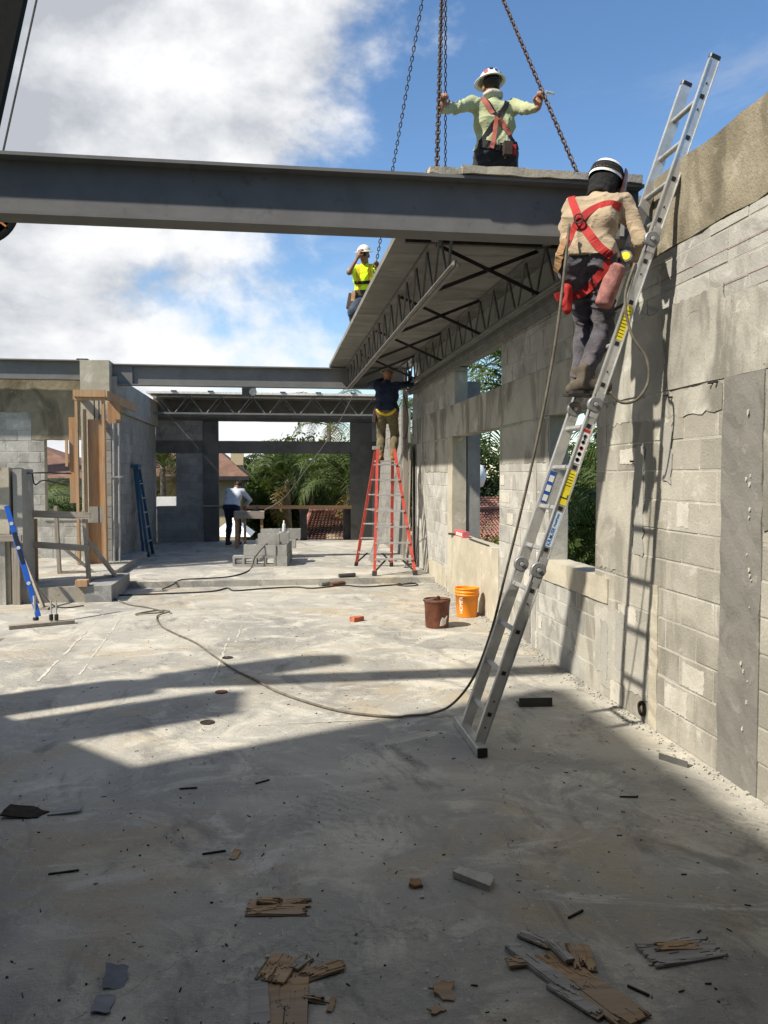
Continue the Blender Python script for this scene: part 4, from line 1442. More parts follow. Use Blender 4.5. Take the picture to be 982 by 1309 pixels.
MB().box((-3.02, 14.68, .22), (-2.95, 14.70, 3.05)).build('plywood_panel', 'wood_ply', ff)
MB().box((-3.30, 14.84, .9), (-2.98, 14.86, 1.3)).build('backing_sheet', 'cast_grey', ff)
for (x, z0, z1) in ((-3.16, 2.75, 3.12), (-3.08, 2.75, 3.12), (-3.11, .7, 1.3)):
    MB().tube([(x, 14.78, z0), (x, 14.78, z1)], .012, 6).build('rebar', 'dark_steel', ff)
for (x, y) in ((-2.90, 15.0), (-2.81, 15.02)):
    MB().tube([(x, y, .1), (x + .02, y, 2.75)], .018, 8).build('conduit', 'aluminium_dull', ff)
MB().box((-2.93, 14.96, 1.75), (-2.72, 14.99, 1.78)).build('conduit_strap', 'aluminium_dull', ff)

# ------------------------------------------------------------------ guard rail, kerb, pier and brace at the left
kb = thing('concrete_kerb', 'dark concrete kerb block at the corner of the left platform', 'kerb', (-2.5, 12.5, 0))
rough_box((-2.66, 11.64, 0), (-2.30, 13.1, .235), .004, .12).build('block', 'kerb', kb)
MB().box((-2.78, 11.6, .23), (-2.62, 11.75, .32)).build('timber_block', 'wood_new', kb)
gr = thing('timber_guard_rail', 'weathered grey timber guard rail before the formwork on the left platform', 'rail', (-3.2, 12.4, .2))
for (a, b, w, h, nm, mt) in [
    ((-3.78, 12.14, 1.25), (-2.68, 12.14, 1.20), .04, .10, 'top_rail', 'wood_grey'), ((-3.62, 12.14, .80), (-2.70, 12.14, .72), .04, .09, 'mid_rail', 'wood_grey'),
    ((-2.72, 12.19, .2), (-2.78, 12.19, 1.28), .05, .09, 'post', 'wood_grey_up'), ((-3.66, 12.19, .2), (-3.68, 12.19, 1.36), .09, .06, 'post', 'wood_grey_up'),
    ((-3.42, 13.3, .2), (-3.46, 13.3, 1.3), .05, .08, 'post', 'wood_grey_up'), ((-2.75, 12.22, .85), (-2.42, 12.6, .25), .04, .12, 'brace', 'wood_grey_up'),
    ((-3.44, 13.28, .72), (-2.95, 13.4, .24), .04, .06, 'brace', 'wood_grey'), ((-3.44, 13.3, .235), (-2.92, 13.4, .235), .09, .04, 'sole_plate', 'wood_grey'),
    ((-2.74, 12.3, .24), (-2.35, 12.75, .24), .09, .05, 'sole_plate', 'wood_grey')]:
    MB().bar(a, b, w, h, (0, 0, 1) if abs(Vector(b).z - Vector(a).z) < .3 else (0, 1, 0)).build(nm, mt, gr)
MB().box((-3.62, 12.4, .2), (-3.50, 12.44, 1.15)).build('post', 'wood_new', gr)
lp_ = thing('concrete_pier', 'pale concrete pier cut by the left edge of the picture', 'pier', (-3.9, 12.0, 0))
rough_box((-4.5, 11.62, 0), (-3.64, 12.3, 1.9), .004, .15).build('pier', 'cast_tan', lp_)
MB().box((-4.4, 11.56, 0), (-3.69, 11.6, .9)).build('lower_face', 'cast_smear', lp_)
MB().box((-3.60, 11.55, 0), (-3.50, 11.61, .98)).build('form_post', 'wood_grey_up', lp_)
MB().bar((-4.4, 11.54, .93), (-3.46, 11.54, .93), .05, .09, (0, 0, 1)).build('waler', 'wood_grey', lp_)
MB().box((-3.60, 11.66, 0), (-3.48, 12.2, 1.88)).build('side_form', 'cast_grey', lp_)
MB().bar((-4.5, 11.5, 1.88), (-3.7, 11.5, 1.88), .03, .04, (0, 0, 1)).build('cap_timber', 'wood_rail', lp_)
for zz in (1.75, 1.55, 1.2, .9):
    MB().tube([(-4.2, 11.52, zz), (-3.80, 11.50, zz)], .03, 6).build('form_tie', 'dark_steel', lp_)
MB().tube(spline([(-3.5, 11.9, 1.82), (-3.3, 12.0, 1.83), (-3.0, 12.4, 1.82)]), .012, 6).tube(spline([(-3.42, 11.95, 1.82), (-3.40, 12, 1.66), (-3.3, 12.1, 1.72), (-3.05, 12.4, 1.64)]), .010, 6).build('rebar_hook', 'dark_steel', lp_)

lv = thing('spirit_level', 'long blue spirit level propped up on a plank at the left edge', 'level', (-2.85, 9.95, 0))
L0, L1 = V(-2.82, 9.98, .10), V(-3.24, 10.25, 1.42)
dL = (L1 - L0).normalized()
MB().bar(L0, L1, .06, .03, (.2, -1, 0), .1).build('body', 'blue_level', lv)
for u in (.12, .30, .62, .84):
    c = L0.lerp(L1, u)
    MB().lathe([(.018, .016), (.022, .018), (.022, .024), (.010, .024)], c, 16, frame_z((.2, -1, 0))).build('vial', 'label_white', lv)
for (u0, u1) in ((.48, .60), (.64, .76)):
    MB().bar(L0.lerp(L1, u0) + V(.004, -.019, 0), L0.lerp(L1, u1) + V(.004, -.019, 0), .04, .008, (.2, -1, 0)).build('hand_slot', 'black_plastic', lv)
MB().tube([L0 + V(-.03, 0, -.05), L0 + V(-.05, .02, .25)], .016, 8).build('leg_tube', 'aluminium_dull', lv)
MB().tube([L0 + V(-.03, 0, -.045), L0 + V(-.03, 0, -.01)], .035, 10).build('foot', 'rubber_cable', lv)
wp = tag(MB().bar((-3.08, 9.72, .025), (-2.42, 10.02, .025), .09, .045, (0, 0, 1), .1).build('timber_plank', 'wood_grey', org=(-2.75, 9.87, 0)), 'short weathered plank lying under the blue spirit level', 'plank')
cl = thing('bar_clamp', 'pair of small screw clamps standing on the weathered plank', 'clamp', (-2.62, 9.93, .05))
for dx in (0, .06):
    MB().tube([(-2.66 + dx, 9.93, .05), (-2.66 + dx, 9.93, .30)], .010, 8).build('spindle', 'aluminium_dull', cl)
    MB().tube([(-2.66 + dx, 9.93, .06), (-2.66 + dx, 9.93, .13)], .024, 10).build('grip', 'black_plastic', cl)
br = thing('brace_plank', 'grey timber brace slanting to the floor behind the blue level', 'plank', (-3.1, 11.1, 0))
MB().bar((-3.45, 11.5, .75), (-3.07, 11.12, .02), .09, .03, (1, 0, .4)).build('plank', 'wood_grey_up', br)
MB().box((-3.14, 11.05, 0), (-3.0, 11.2, .03)).build('foot_block', 'wood_grey', br)
tag(MB().tube(spline([(-3.35, 11.3, .45), (-3.15, 11.2, .25), (-2.95, 11.1, .06), (-2.8, 11.15, .012), (-2.6, 11.3, .012)]), .008, 6).build('thin_cable', 'rubber_cable', org=(-2.9, 11.1, 0)), 'thin dark cable curving down to the floor by the left brace', 'cable')

# ------------------------------------------------------------------ people: one smooth surface grown round a skeleton
class Field:
    def __init__(s, lo, hi, vox):
        s.lo = np.array(lo, float)
        s.vox = vox
        s.n = np.ceil((np.array(hi) - s.lo) / vox).astype(int) + 1
        s.a = np.full(s.n, 1.0)

    def sub(s, lo, hi):
        i0 = np.clip(np.floor((np.array(lo) - s.lo) / s.vox).astype(int), 0, s.n - 1)
        i1 = np.clip(np.ceil((np.array(hi) - s.lo) / s.vox).astype(int) + 1, 1, s.n)
        g = np.meshgrid(*[s.lo[k] + s.vox * np.arange(i0[k], i1[k]) for k in range(3)], indexing='ij')
        return tuple(slice(i0[k], i1[k]) for k in range(3)), np.stack(g, -1)

    def smin(s, sl, d, k):
        b = s.a[sl]
        h = np.maximum(k - np.abs(b - d), 0) / k
        s.a[sl] = np.minimum(b, d) - h * h * k * .25

    def cap(s, a, b, ra, rb=None, k=.03):
        rb = ra if rb is None else rb
        a, b = np.array(a, float), np.array(b, float)
        m = max(ra, rb) + k + 3 * s.vox
        sl, P = s.sub(np.minimum(a, b) - m, np.maximum(a, b) + m)
        ab = b - a
        L = max(ab @ ab, 1e-9)
        t = np.clip(((P - a) @ ab) / L, 0, 1)
        d = np.linalg.norm(P - a - t[..., None] * ab, axis=-1) - (ra + (rb - ra) * t)
        s.smin(sl, d, k)

    def ell(s, c, r, M=None, k=.02, sub=False):
        c = np.array(c, float)
        r = np.array(r, float)
        m = r.max() + k + 3 * s.vox
        sl, P = s.sub(c - m, c + m)
        q = P - c
        if M is not None:
            q = q @ np.array(M)
        k0 = np.linalg.norm(q / r, axis=-1)
        k1 = np.linalg.norm(q / (r * r), axis=-1)
        d = k0 * (k0 - 1) / np.maximum(k1, 1e-6)
        if sub:
            b = s.a[sl]
            s.a[sl] = np.maximum(b, -d)
        else:
            s.smin(sl, d, k)

    def grid(s):
        return np.stack(np.meshgrid(*[s.lo[k] + s.vox * np.arange(s.n[k]) for k in range(3)], indexing='ij'), -1)

    def clip(s, p, n):
        s.a = np.maximum(s.a, (s.grid() - np.array(p, float)) @ np.array(n, float))

    def folds(s, amp, f=26.0, seed=0.0):
        """long creases that wander round the limbs"""
        G = s.grid()
        x, y, z = G[..., 0], G[..., 1], G[..., 2]
        w = np.sin(x * f * .55 + 2.1 * np.sin(z * 9 + seed) + seed) * .7 + np.sin(y * f * .6 + 1.7 * np.sin(x * 11 - z * 6)) * .6
        c = np.sin(z * f * .8 + (x - y) * f * .45 + 2.4 * w + seed * 2)
        c2 = np.sin((x + y) * f * .8 - z * f * .55 + 2.2 * np.sin(z * 12 + seed) + w)
        m = .5 + .5 * np.sin(x * 7 + z * 6 + seed * 3) * np.sin(y * 8 - z * 5)
        r1 = (1 - np.abs(c)) ** 2            # narrow creased ridges
        r2 = (1 - np.abs(c2)) ** 2
        s.a -= amp * (1.9 * r1 * m + 1.5 * r2 * (1 - m) - .9)

    def mesh(s):
        a = s.a
        S = a < 0
        nx, ny, nz = a.shape
        corners = [(i, j, k) for i in (0, 1) for j in (0, 1) for k in (0, 1)]
        cnt = np.zeros((nx - 1, ny - 1, nz - 1), int)
        for (i, j, k) in corners:
            cnt += S[i:nx - 1 + i, j:ny - 1 + j, k:nz - 1 + k]
        act = (cnt > 0) & (cnt < 8)
        ids = -np.ones(act.shape, int)
        cells = np.argwhere(act)
        ids[act] = np.arange(len(cells))
        acc = np.zeros((len(cells), 3))
        num = np.zeros(len(cells))
        for p in range(8):
            for ax in range(3):
                c0 = corners[p]
                if c0[ax]:
                    continue
                c1 = list(c0)
                c1[ax] = 1
                v0 = a[cells[:, 0] + c0[0], cells[:, 1] + c0[1], cells[:, 2] + c0[2]]
                v1 = a[cells[:, 0] + c1[0], cells[:, 1] + c1[1], cells[:, 2] + c1[2]]
                x = (v0 < 0) != (v1 < 0)
                t = np.where(x, v0 / np.where(v0 == v1, 1, v0 - v1), 0)
                q = np.tile(np.array(c0, float), (len(cells), 1))
                q[:, ax] += t
                acc += np.where(x[:, None], q, 0)
                num += x
        vs = s.lo + s.vox * (cells + acc / np.maximum(num, 1)[:, None])
        faces = []
        for ax in range(3):
            u, v = [(1, 2), (2, 0), (0, 1)][ax]
            sl0 = [slice(None)] * 3
            sl1 = [slice(None)] * 3
            sl0[ax] = slice(0, -1)
            sl1[ax] = slice(1, None)
            A, B = S[tuple(sl0)], S[tuple(sl1)]
            e = np.argwhere(A != B)
            ok = (e[:, u] > 0) & (e[:, v] > 0) & (e[:, u] < a.shape[u] - 1) & (e[:, v] < a.shape[v] - 1)
            e = e[ok]
            sg = A[e[:, 0], e[:, 1], e[:, 2]]
            q = []
            for (du, dv) in ((-1, -1), (0, -1), (0, 0), (-1, 0)):
                c = e.copy()
                c[:, u] += du
                c[:, v] += dv
                q.append(ids[c[:, 0], c[:, 1], c[:, 2]])
            q = np.stack(q, 1)
            q[~sg] = q[~sg][:, ::-1]
            faces.append(q)
        return vs, np.concatenate(faces)


def field_obj(F, name, mat, parent, org):
    vs, fs = F.mesh()
    me = bpy.data.meshes.new(name)
    vs = vs - np.array(org)
    me.from_pydata(vs.tolist(), [], fs.tolist())
    me.polygons.foreach_set('use_smooth', [True] * len(me.polygons))
    me.materials.append(MATS[mat])
    o = bpy.data.objects.new(name, me)
    COL.objects.link(o)
    o.parent = parent
    ORG[o.name] = tuple(org)
    return o


def ik(a, b, l1, l2, pole):
    a, b, pole = Vector(a), Vector(b), Vector(pole)
    d = b - a
    D = min(d.length, (l1 + l2) * .998)
    u = d.normalized()
    x = (l1 * l1 - l2 * l2 + D * D) / (2 * D)
    h = math.sqrt(max(l1 * l1 - x * x, 0))
    p = pole - u * pole.dot(u)
    p.normalize()
    return a + u * x + p * h, a + u * D


def hand(F, w, d, palm, side, curl=.9, sc=1.0):
    """w wrist, d towards the knuckles, palm = way the palm faces, side = thumb side"""
    w = Vector(w)
    d = Vector(d).normalized()
    palm = Vector(palm)
    palm = (palm - d * palm.dot(d)).normalized()
    th = d.cross(palm)
    if th.dot(Vector(side)) < 0:
        th = -th
    F.cap(w, w + d * .03 * sc, .026 * sc, .028 * sc, .012)
    for k in (-.5, .5, 1.1, -1.1):
        F.cap(w + d * .025 * sc + th * k * .016 * sc, w + d * .085 * sc + th * k * .019 * sc, .0155 * sc, .0135 * sc, .012)
    for i, (off, L) in enumerate(((1.45, .9), (.5, 1.0), (-.45, .93), (-1.35, .75))):
        p = w + d * (.088 + (.006 if i in (1, 2) else 0)) * sc + th * off * .0205 * sc
        a = 0
        for j, (ln, r) in enumerate(((.043, .0105), (.027, .0095), (.021, .0082))):
            a += curl * (.75, 1.15, .8)[j] * (1 + .06 * i)
            q = p + (d * cos(a) + palm * sin(a)) * ln * L * sc
            F.cap(p, q, r * sc, r * .94 * sc, .006)
            p = q
    p = w + d * .03 * sc + th * .026 * sc
    q = p + (d * .55 + th * .65 + palm * .5).normalized() * .042 * sc
    F.cap(p, q, .0145 * sc, .0125 * sc, .01)
    r_ = q + (d * .75 + palm * (.3 + .8 * curl) - th * .15).normalized() * .034 * sc
    F.cap(q, r_, .0115 * sc, .0095 * sc, .006)


def person(label, loc, rotz, S, parts):
    """S: skeleton in person space (x right, y forward, z up, feet at 0), parts: garments"""
    t = thing('person', label, 'person', tuple(loc))
    M = Matrix.Rotation(rotz, 3, 'Z')
    loc = Vector(loc)
    W = lambda p: loc + M @ Vector(p)
    D = lambda p: M @ Vector(p)
    pel, che, nec, hed = [W(S[k]) for k in ('pelvis', 'chest', 'neck', 'head')]
    spd = (che - pel).normalized()
    rgt = D(S.get('right', (1, 0, 0))).normalized()
    fwd = D(S.get('fwd', (0, 1, 0))).normalized()
    hf = D(S.get('look', (0, 1, 0))).normalized()
    hu = (hed - nec).normalized()
    hu = (hu * .5 + V(0, 0, 1) * .5 if S.get('uphead', True) else hu).normalized()
    hf = (hf - hu * hf.dot(hu)).normalized()
    hr = hf.cross(hu)
    sw, hw = S.get('sw', .185), .095
    sh = [nec - spd * .07 + rgt * s * sw + D(S.get('shl', (0, 0, 0)) if s < 0 else S.get('shr', (0, 0, 0))) for s in (-1, 1)]
    hip = [pel + D(S.get('hipax', (1, 0, 0))).normalized() * s * hw - V(0, 0, .03) for s in (-1, 1)]
    wri = [W(S['handL']), W(S['handR'])]
    elb = []
    for i in (0, 1):
        e, w = ik(sh[i], wri[i], .295, .265, D(S['elbL'] if i == 0 else S['elbR']))
        elb.append(e)
        wri[i] = w
    ank = [W(S['ankL']), W(S['ankR'])]
    kne = []
    for i in (0, 1):
        e, w = ik(hip[i], ank[i], .43, .42, D(S['kneeL'] if i == 0 else S['kneeR']))
        kne.append(e)
        ank[i] = w
    fdir = [D(S.get('footL', (0, 1, 0))).normalized(), D(S.get('footR', (0, 1, 0))).normalized()]
    pts = sh + hip + wri + elb + ank + kne + [hed]
    lo = np.min([list(p) for p in pts], 0) - .3
    hi = np.max([list(p) for p in pts], 0) + .3
    vox = parts.get('vox', .010)
    fine = parts.get('fine', vox * .8)

    def torso(F, g, k=.06):
        F.cap(hip[0] + V(0, 0, .05), hip[1] + V(0, 0, .05), .115 + g, .115 + g, k)
        mid = pel.lerp(che, .5)
        F.cap(mid - rgt * .055, mid + rgt * .055, .105 + g, .105 + g, k)
        F.cap(che - rgt * .085, che + rgt * .085, .118 + g, .118 + g, k)
        ch2 = che.lerp(nec, .55)
        F.cap(ch2 - rgt * .105, ch2 + rgt * .105, .088 + g, .088 + g, k)
        for i in (0, 1):
            F.cap(ch2 + rgt * (.09 if i else -.09), sh[i], .072 + g, .062 + g, .05)

    def arm(F, g, a=0.0, b=1.0, ru=.05, rl=.036):
        for i in (0, 1):
            F.cap(sh[i], elb[i], .056 + g, .043 + g, .04)
            F.cap(elb[i], elb[i].lerp(wri[i], b), .043 + g, (.043 + (.028 - .043) * b) + g, .025)

    def legs(F, g, b=1.0):
        for i in (0, 1):
            F.cap(hip[i], kne[i], .088 + g, .058 + g, .05)
            F.cap(kne[i], kne[i].lerp(ank[i], .4), .058 + g, .056 + g, .03)
            F.cap(kne[i].lerp(ank[i], .35), kne[i].lerp(ank[i], b), .056 + g, .056 + (.038 - .056) * b + g, .03)

    # body
    F = Field(lo, hi, fine)
    torso(F, -.016 + parts.get('slim', 0.0))
    arm(F, -.006)
    legs(F, -.014)
    F.cap(nec - spd * .05, nec + (hed - nec) * .55, .058, .054, .03)
    HM = np.array([list(hr), list(hf), list(hu)]).T
    F.ell(hed + hu * .035 - hf * .012, (.076, .096, .092), HM, .02)
    F.ell(hed - hu * .045 + hf * .025, (.056, .066, .078), HM, .035)
    F.ell(hed - hu * .10 + hf * .052, (.028, .028, .022), HM, .02)
    F.cap(hed + hu * .012 + hf * .088, hed - hu * .03 + hf * .108, .009, .014, .012)
    for s in (-1, 1):
        F.ell(hed - hu * .012 + hr * s * .078 - hf * .005, (.010, .022, .032), HM, .008)
        F.cap(hed - hu * .033 + hf * .095 + hr * s * .004, hed - hu * .034 + hf * .093 + hr * s * .013, .007, .006, .006)
        F.ell(hed + hu * .012 + hf * .088 + hr * s * .033, (.017, .012, .011), HM, .01, True)
        F.ell(hed + hu * .012 + hf * .079 + hr * s * .033, (.012, .012, .011), HM, .004)
    F.cap(hed - hu * .066 + hf * .084 - hr * .018, hed - hu * .066 + hf * .084 + hr * .018, .007, .007, .006)
    F.cap(hed - hu * .076 + hf * .082 - hr * .014, hed - hu * .076 + hf * .082 + hr * .014, .008, .008, .006)
    for i, nm in ((0, 'L'), (1, 'R')):
        hd = D(S['hd' + nm]) if 'hd' + nm in S else (wri[i] - elb[i])
        hand(F, wri[i], hd, D(S['palm' + nm]), D(S['thumb' + nm]), S.get('curl' + nm, .9), 1.0)
        F.cap(ank[i], ank[i] - V(0, 0, .04) + fdir[i] * .14, .04, .03, .03)
    body = field_obj(F, 'body', parts['skin'], t, loc)
    out = {'thing': t, 'W': W, 'D': D, 'hed': hed, 'hu': hu, 'hf': hf, 'hr': hr, 'wri': wri, 'nec': nec, 'che': che, 'pel': pel, 'rgt': rgt, 'sh': sh, 'elb': elb}
    # shirt
    sleeve = parts.get('sleeve', 1.0)
    F = Field(lo, hi, vox)
    sl_ = parts.get('slim', 0.0)
    torso(F, .012 + sl_)
    if sleeve > .99:
        arm(F, .014 + sl_ * .4, 0, .94)
    else:
        for i in (0, 1):
            F.cap(sh[i], sh[i].lerp(elb[i], sleeve), .066, .062, .04)
    F.cap(nec - spd * .06, nec - spd * .005, .075, .066, .03)
    F.cap(pel + spd * .06 - rgt * .065, pel + spd * .06 + rgt * .065, .128 + sl_, .128 + sl_, .05)
    F.cap(pel + spd * .0 - rgt * .075, pel + spd * .0 + rgt * .075, .130 + sl_, .130 + sl_, .05)
    F.folds(parts.get('fold', .006), parts.get('ff', 24), parts.get('seed', 0.0))
    hem = pel + spd * parts.get('hem', .02)
    hn = -spd
    F.clip(hem, hn)
    shirt = field_obj(F, 'shirt', parts['shirt'], t, loc)
    # trousers
    F = Field(lo, hi, vox)
    F.cap(hip[0] + V(0, 0, .05), hip[1] + V(0, 0, .05), .124 + sl_, .124 + sl_, .06)
    F.cap(pel + spd * .07 - rgt * .05, pel + spd * .07 + rgt * .05, .11 + sl_, .11 + sl_, .05)
    legs(F, parts.get('baggy', .018), .97)
    F.folds(parts.get('fold', .006) * 1.1, parts.get('ff', 26) * 1.3, parts.get('seed', 0.0) + 2)
    F.clip(pel + spd * (parts.get('hem', .02) + .03), spd)
    pants = field_obj(F, 'trousers', parts['trousers'], t, loc)
    # boots
    for i in (0, 1):
        f = fdir[i]
        r_ = V(0, 0, 1).cross(f)
        b0 = ank[i] + V(0, 0, -.055)
        F = Field(np.array(ank[i]) - .34, np.array(ank[i]) + .34, max(vox, .009))
        F.cap(ank[i] + V(0, 0, .06), ank[i] - V(0, 0, .02), .047, .048, .03)
        F.cap(b0 - f * .045, b0 + f * .15, .043, .042, .03)
        F.cap(b0 + f * .05 + V(0, 0, .02), b0 + f * .14, .045, .042, .03)
        F.clip(b0 + V(0, 0, -.03), (0, 0, -1))
        bo = field_obj(F, 'boot', parts.get('boot', 'boot'), t, loc)
        poly = [(-.095, -.036), (.08, -.05), (.17, -.044), (.198, 0), (.17, .044), (.08, .05), (-.095, .036)]
        MB().plate(poly, -.048, -.028, Matrix((f, -r_, V(0, 0, 1))).transposed() if False else Matrix((f, r_, V(0, 0, 1))).transposed(), b0).build('sole', 'rubber_cable', bo)
    out['shirt'], out['pants'] = shirt, pants
    out['bvh'] = None
    return out


def world_bvh(objs):
    vs, fs = [], []
    for o in objs:
        n = len(vs)
        org = Vector(ORG[o.name])
        vs += [v.co + org for v in o.data.vertices]
        fs += [tuple(i + n for i in p.vertices) for p in o.data.polygons]
    return BVHTree.FromPolygons(vs, fs)


def strap(P, bvh, pts, vdir, width, name, mat, lift=.006):
    """webbing laid onto the clothing: pts in person-space, dropped along vdir (person-space)"""
    W, D = P['W'], P['D']
    d = D(vdir).normalized()
    path = spline([W(p) for p in pts], 6)
    hit = []
    for p in path:
        h = bvh.ray_cast(p - d * .6, d)
        q = h[0] if h[0] is not None and (h[0] - p).length < .35 else p
        hit.append(q)
    for _ in range(2):
        hit = [hit[0]] + [(hit[i - 1] + hit[i] * 2 + hit[i + 1]) / 4 for i in range(1, len(hit) - 1)] + [hit[-1]]
    vs, fs = [], []
    for i, p in enumerate(hit):
        tg = (hit[min(i + 1, len(hit) - 1)] - hit[max(i - 1, 0)]).normalized()
        nb = bvh.find_nearest(p)[1] or -d
        n = (nb * .5 - d * .5).normalized()
        sd = tg.cross(n).normalized()
        n = sd.cross(tg).normalized()
        if n.dot(d) > 0:
            n = -n
        for (a, b) in ((-1, 0), (1, 0), (1, 1), (-1, 1)):
            vs.append(p + sd * a * width / 2 + n * (lift + b * .004 - .004))
    for i in range(len(hit) - 1):
        for k in range(4):
            fs.append((i * 4 + k, i * 4 + (k + 1) % 4, i * 4 + 4 + (k + 1) % 4, i * 4 + 4 + k))
    fs += [(3, 2, 1, 0), tuple(len(vs) - 4 + q for q in range(4))]
    return MB().add(vs, fs).build(name, mat, P['thing'])


def dome(P, name, mat, r=(.108, .128, .105), up=.062, brim=.035, bm=None, tilt=0.0, full_brim=True):
    """hard hat on the head"""
    hu, hf, hr, c = P['hu'], P['hf'], P['hr'], P['hed'] + P['hu'] * up - P['hf'] * .008
    hu2 = (hu * cos(tilt) + hf * sin(tilt)).normalized()
    hf2 = (hf * cos(tilt) - hu * sin(tilt)).normalized()
    M = Matrix((hr, hf2, hu2)).transposed()
    m = MB()
    vs, fs = [], []
    n, k = 32, 8
    for j in range(k + 1):
        a = pi / 2 * j / k
        for i in range(n):
            b = 2 * pi * i / n
            ridge = 1 + .035 * max(0, cos(b) ** 2 - .9) * 10 * 0
            vs.append(c + M @ V(r[0] * cos(a) * cos(b) * ridge, r[1] * cos(a) * sin(b), r[2] * sin(a)))
    for j in range(k):
        for i in range(n):
            fs.append((j * n + i, j * n + (i + 1) % n, (j + 1) * n + (i + 1) % n, (j + 1) * n + i))
    m.add(vs, fs)
    sh_ = m.build(name, mat, P['thing'], True)
    vs, fs = [], []
    for (f1, f2, z) in ((1.0, 1.0, .004), (1.0, 1.0, -.004), (1, 1, -.010), (1, 1, -.002)):
        pass
    for q, (e, z) in enumerate(((.0, .006), (brim, -.006), (brim, -.011), (-.006, -.002))):
        for i in range(n):
            b = 2 * pi * i / n
            fb = 1.0 + (.55 * max(0, sin(b)) if full_brim else 0)
            ee = e * fb if full_brim else (e * 1.3 if sin(b) > .2 else e * .15)
            vs.append(c + M @ V((r[0] + ee) * cos(b), (r[1] + ee) * sin(b), z))
    for q in range(4):
        for i in range(n):
            fs.append((q * n + i, q * n + (i + 1) % n, ((q + 1) % 4) * n + (i + 1) % n, ((q + 1) % 4) * n + i))
    MB().add(vs, fs).build('brim', bm or mat, sh_, True)
    return sh_


def patch_on_hat(P, hat, az, elv, size, mat, r=(.108, .128, .105), up=.062):
    M = Matrix((P['hr'], P['hf'], P['hu'])).transposed()
    c = P['hed'] + P['hu'] * up - P['hf'] * .008
    d = V(cos(elv) * sin(az), cos(elv) * cos(az), sin(elv))
    p = c + M @ V(r[0] * d.x, r[1] * d.y, r[2] * d.z) * 1.012
    n = (M @ d).normalized()
    MB().lathe([(size, -.002), (size, .003), (size * .6, .004)], p, 14, frame_z(n)).build('sticker', mat, hat)


# --- worker on the slab, seen from behind, arms spread to two chains
def on(ch, z):
    a, b = ch
    return a + (b - a) * ((z - a.z) / (b.z - a.z))


c2, c4 = on(CH2, 5.13), on(CH4, 5.13)
P1 = V(2.11, 7.52, 3.945)
inv = lambda w, P, r: Matrix.Rotation(-r, 3, 'Z') @ (Vector(w) - P)
r1 = 0.05
cL, cR = inv(c2, P1, r1), inv(c4, P1, r1)
dch2 = inv(CH2[1], P1, r1) - inv(CH2[0], P1, r1)
A = person('worker in sage shirt and white hard hat on the slab holding two chains, back turned', P1, r1, dict(
    pelvis=(0, 0, .90), chest=(-.01, .02, 1.18), neck=(-.02, .03, 1.43), head=(-.03, .08, 1.56), look=(-.1, 1, -.25),
    handL=(cL.x - .03, cL.y + .025, cL.z - .09), handR=(cR.x - .02, cR.y + .03, cR.z - .075), elbL=(-.6, -.3, -1.0), elbR=(.3, -.3, -1.0),
    shl=(-.02, 0, .015), shr=(.02, 0, .02),
    hdL=(.12, -.2, 1), palmL=(.1, -1, 0), thumbL=(1, 0, .2), hdR=(.15, -.2, .95), palmR=(-.1, -1, .1), thumbR=(-1, 0, .3), curlL=1.15, curlR=1.1,
    ankL=(-.23, .0, .085), ankR=(.25, .02, .085), kneeL=(-.3, 1, 0), kneeR=(.3, 1, 0), footL=(-.3, 1, 0), footR=(.35, 1, 0), sw=.195),
    dict(skin='skin', shirt='shirt_sage', trousers='trousers_black', boot='boot', vox=.0095, fine=.0075, fold=.009, ff=20, slim=-.008, seed=1.0, hem=.03, baggy=.03))
h = dome(A, 'hard_hat', 'hat_white', tilt=-.12)
for az, el, s_, m_ in ((2.6, .75, .02, 'label_white'), (3.5, .55, .018, 'print_black'), (4.0, .35, .022, 'label_red'), (3.05, .35, .016, 'print_blue'), (2.3, .4, .014, 'print_black')):
    patch_on_hat(A, h, az, el, s_, m_)
# neck cloth under the hat
F = Field(np.array(A['hed']) - .3, np.array(A['hed']) + .25, .01)
F.ell(A['hed'] - A['hu'] * .105 - A['hf'] * .03, (.105, .085, .045), np.array([list(A['hr']), list(A['hf']), list(A['hu'])]).T, .02)
F.folds(.005, 40, 1)
field_obj(F, 'neck_cloth', 'cloth_cap', A['thing'], P1)
F = Field(np.array(A['hed']) - .2, np.array(A['hed']) + .2, .009)
F.ell(A['hed'] + A['hu'] * .03 - A['hf'] * .03, (.083, .094, .085), np.array([list(A['hr']), list(A['hf']), list(A['hu'])]).T, .02)
F.clip(A['hed'] + A['hf'] * .03, A['hf'])
field_obj(F, 'hair', 'hair', A['thing'], P1)
bv = world_bvh([A['shirt'], A['pants']])
bk = (0, 1, 0)
strap(A, bv, [(-.125, -.1, 1.385), (-.09, -.12, 1.33), (-.02, -.14, 1.22), (.06, -.14, 1.12), (.14, -.12, .98)], bk, .045, 'harness_strap', 'strap_black')
strap(A, bv, [(-.15, -.1, 1.40), (-.115, -.12, 1.33), (-.06, -.14, 1.245)], bk, .05, 'harness_strap', 'strap_pink', .009)
strap(A, bv, [(.085, -.1, 1.375), (.065, -.12, 1.32), (.0, -.14, 1.22), (-.07, -.14, 1.12), (-.17, -.12, .97)], bk, .05, 'harness_strap', 'strap_black', .009)
strap(A, bv, [(-.01, -.14, 1.19), (.05, -.14, 1.13), (.11, -.13, 1.06)], bk, .055, 'harness_strap', 'strap_pink', .011)
strap(A, bv, [(-.03, -.14, 1.21), (-.045, -.14, 1.08), (-.075, -.13, .95), (-.09, -.13, .90)], bk, .04, 'lanyard', 'strap_pink', .014)
strap(A, bv, [(-.19, -.08, .96), (-.08, -.12, .93), (.06, -.12, .93), (.18, -.08, .96)], bk, .075, 'tool_belt', 'strap_black', .012)
W = A['W']
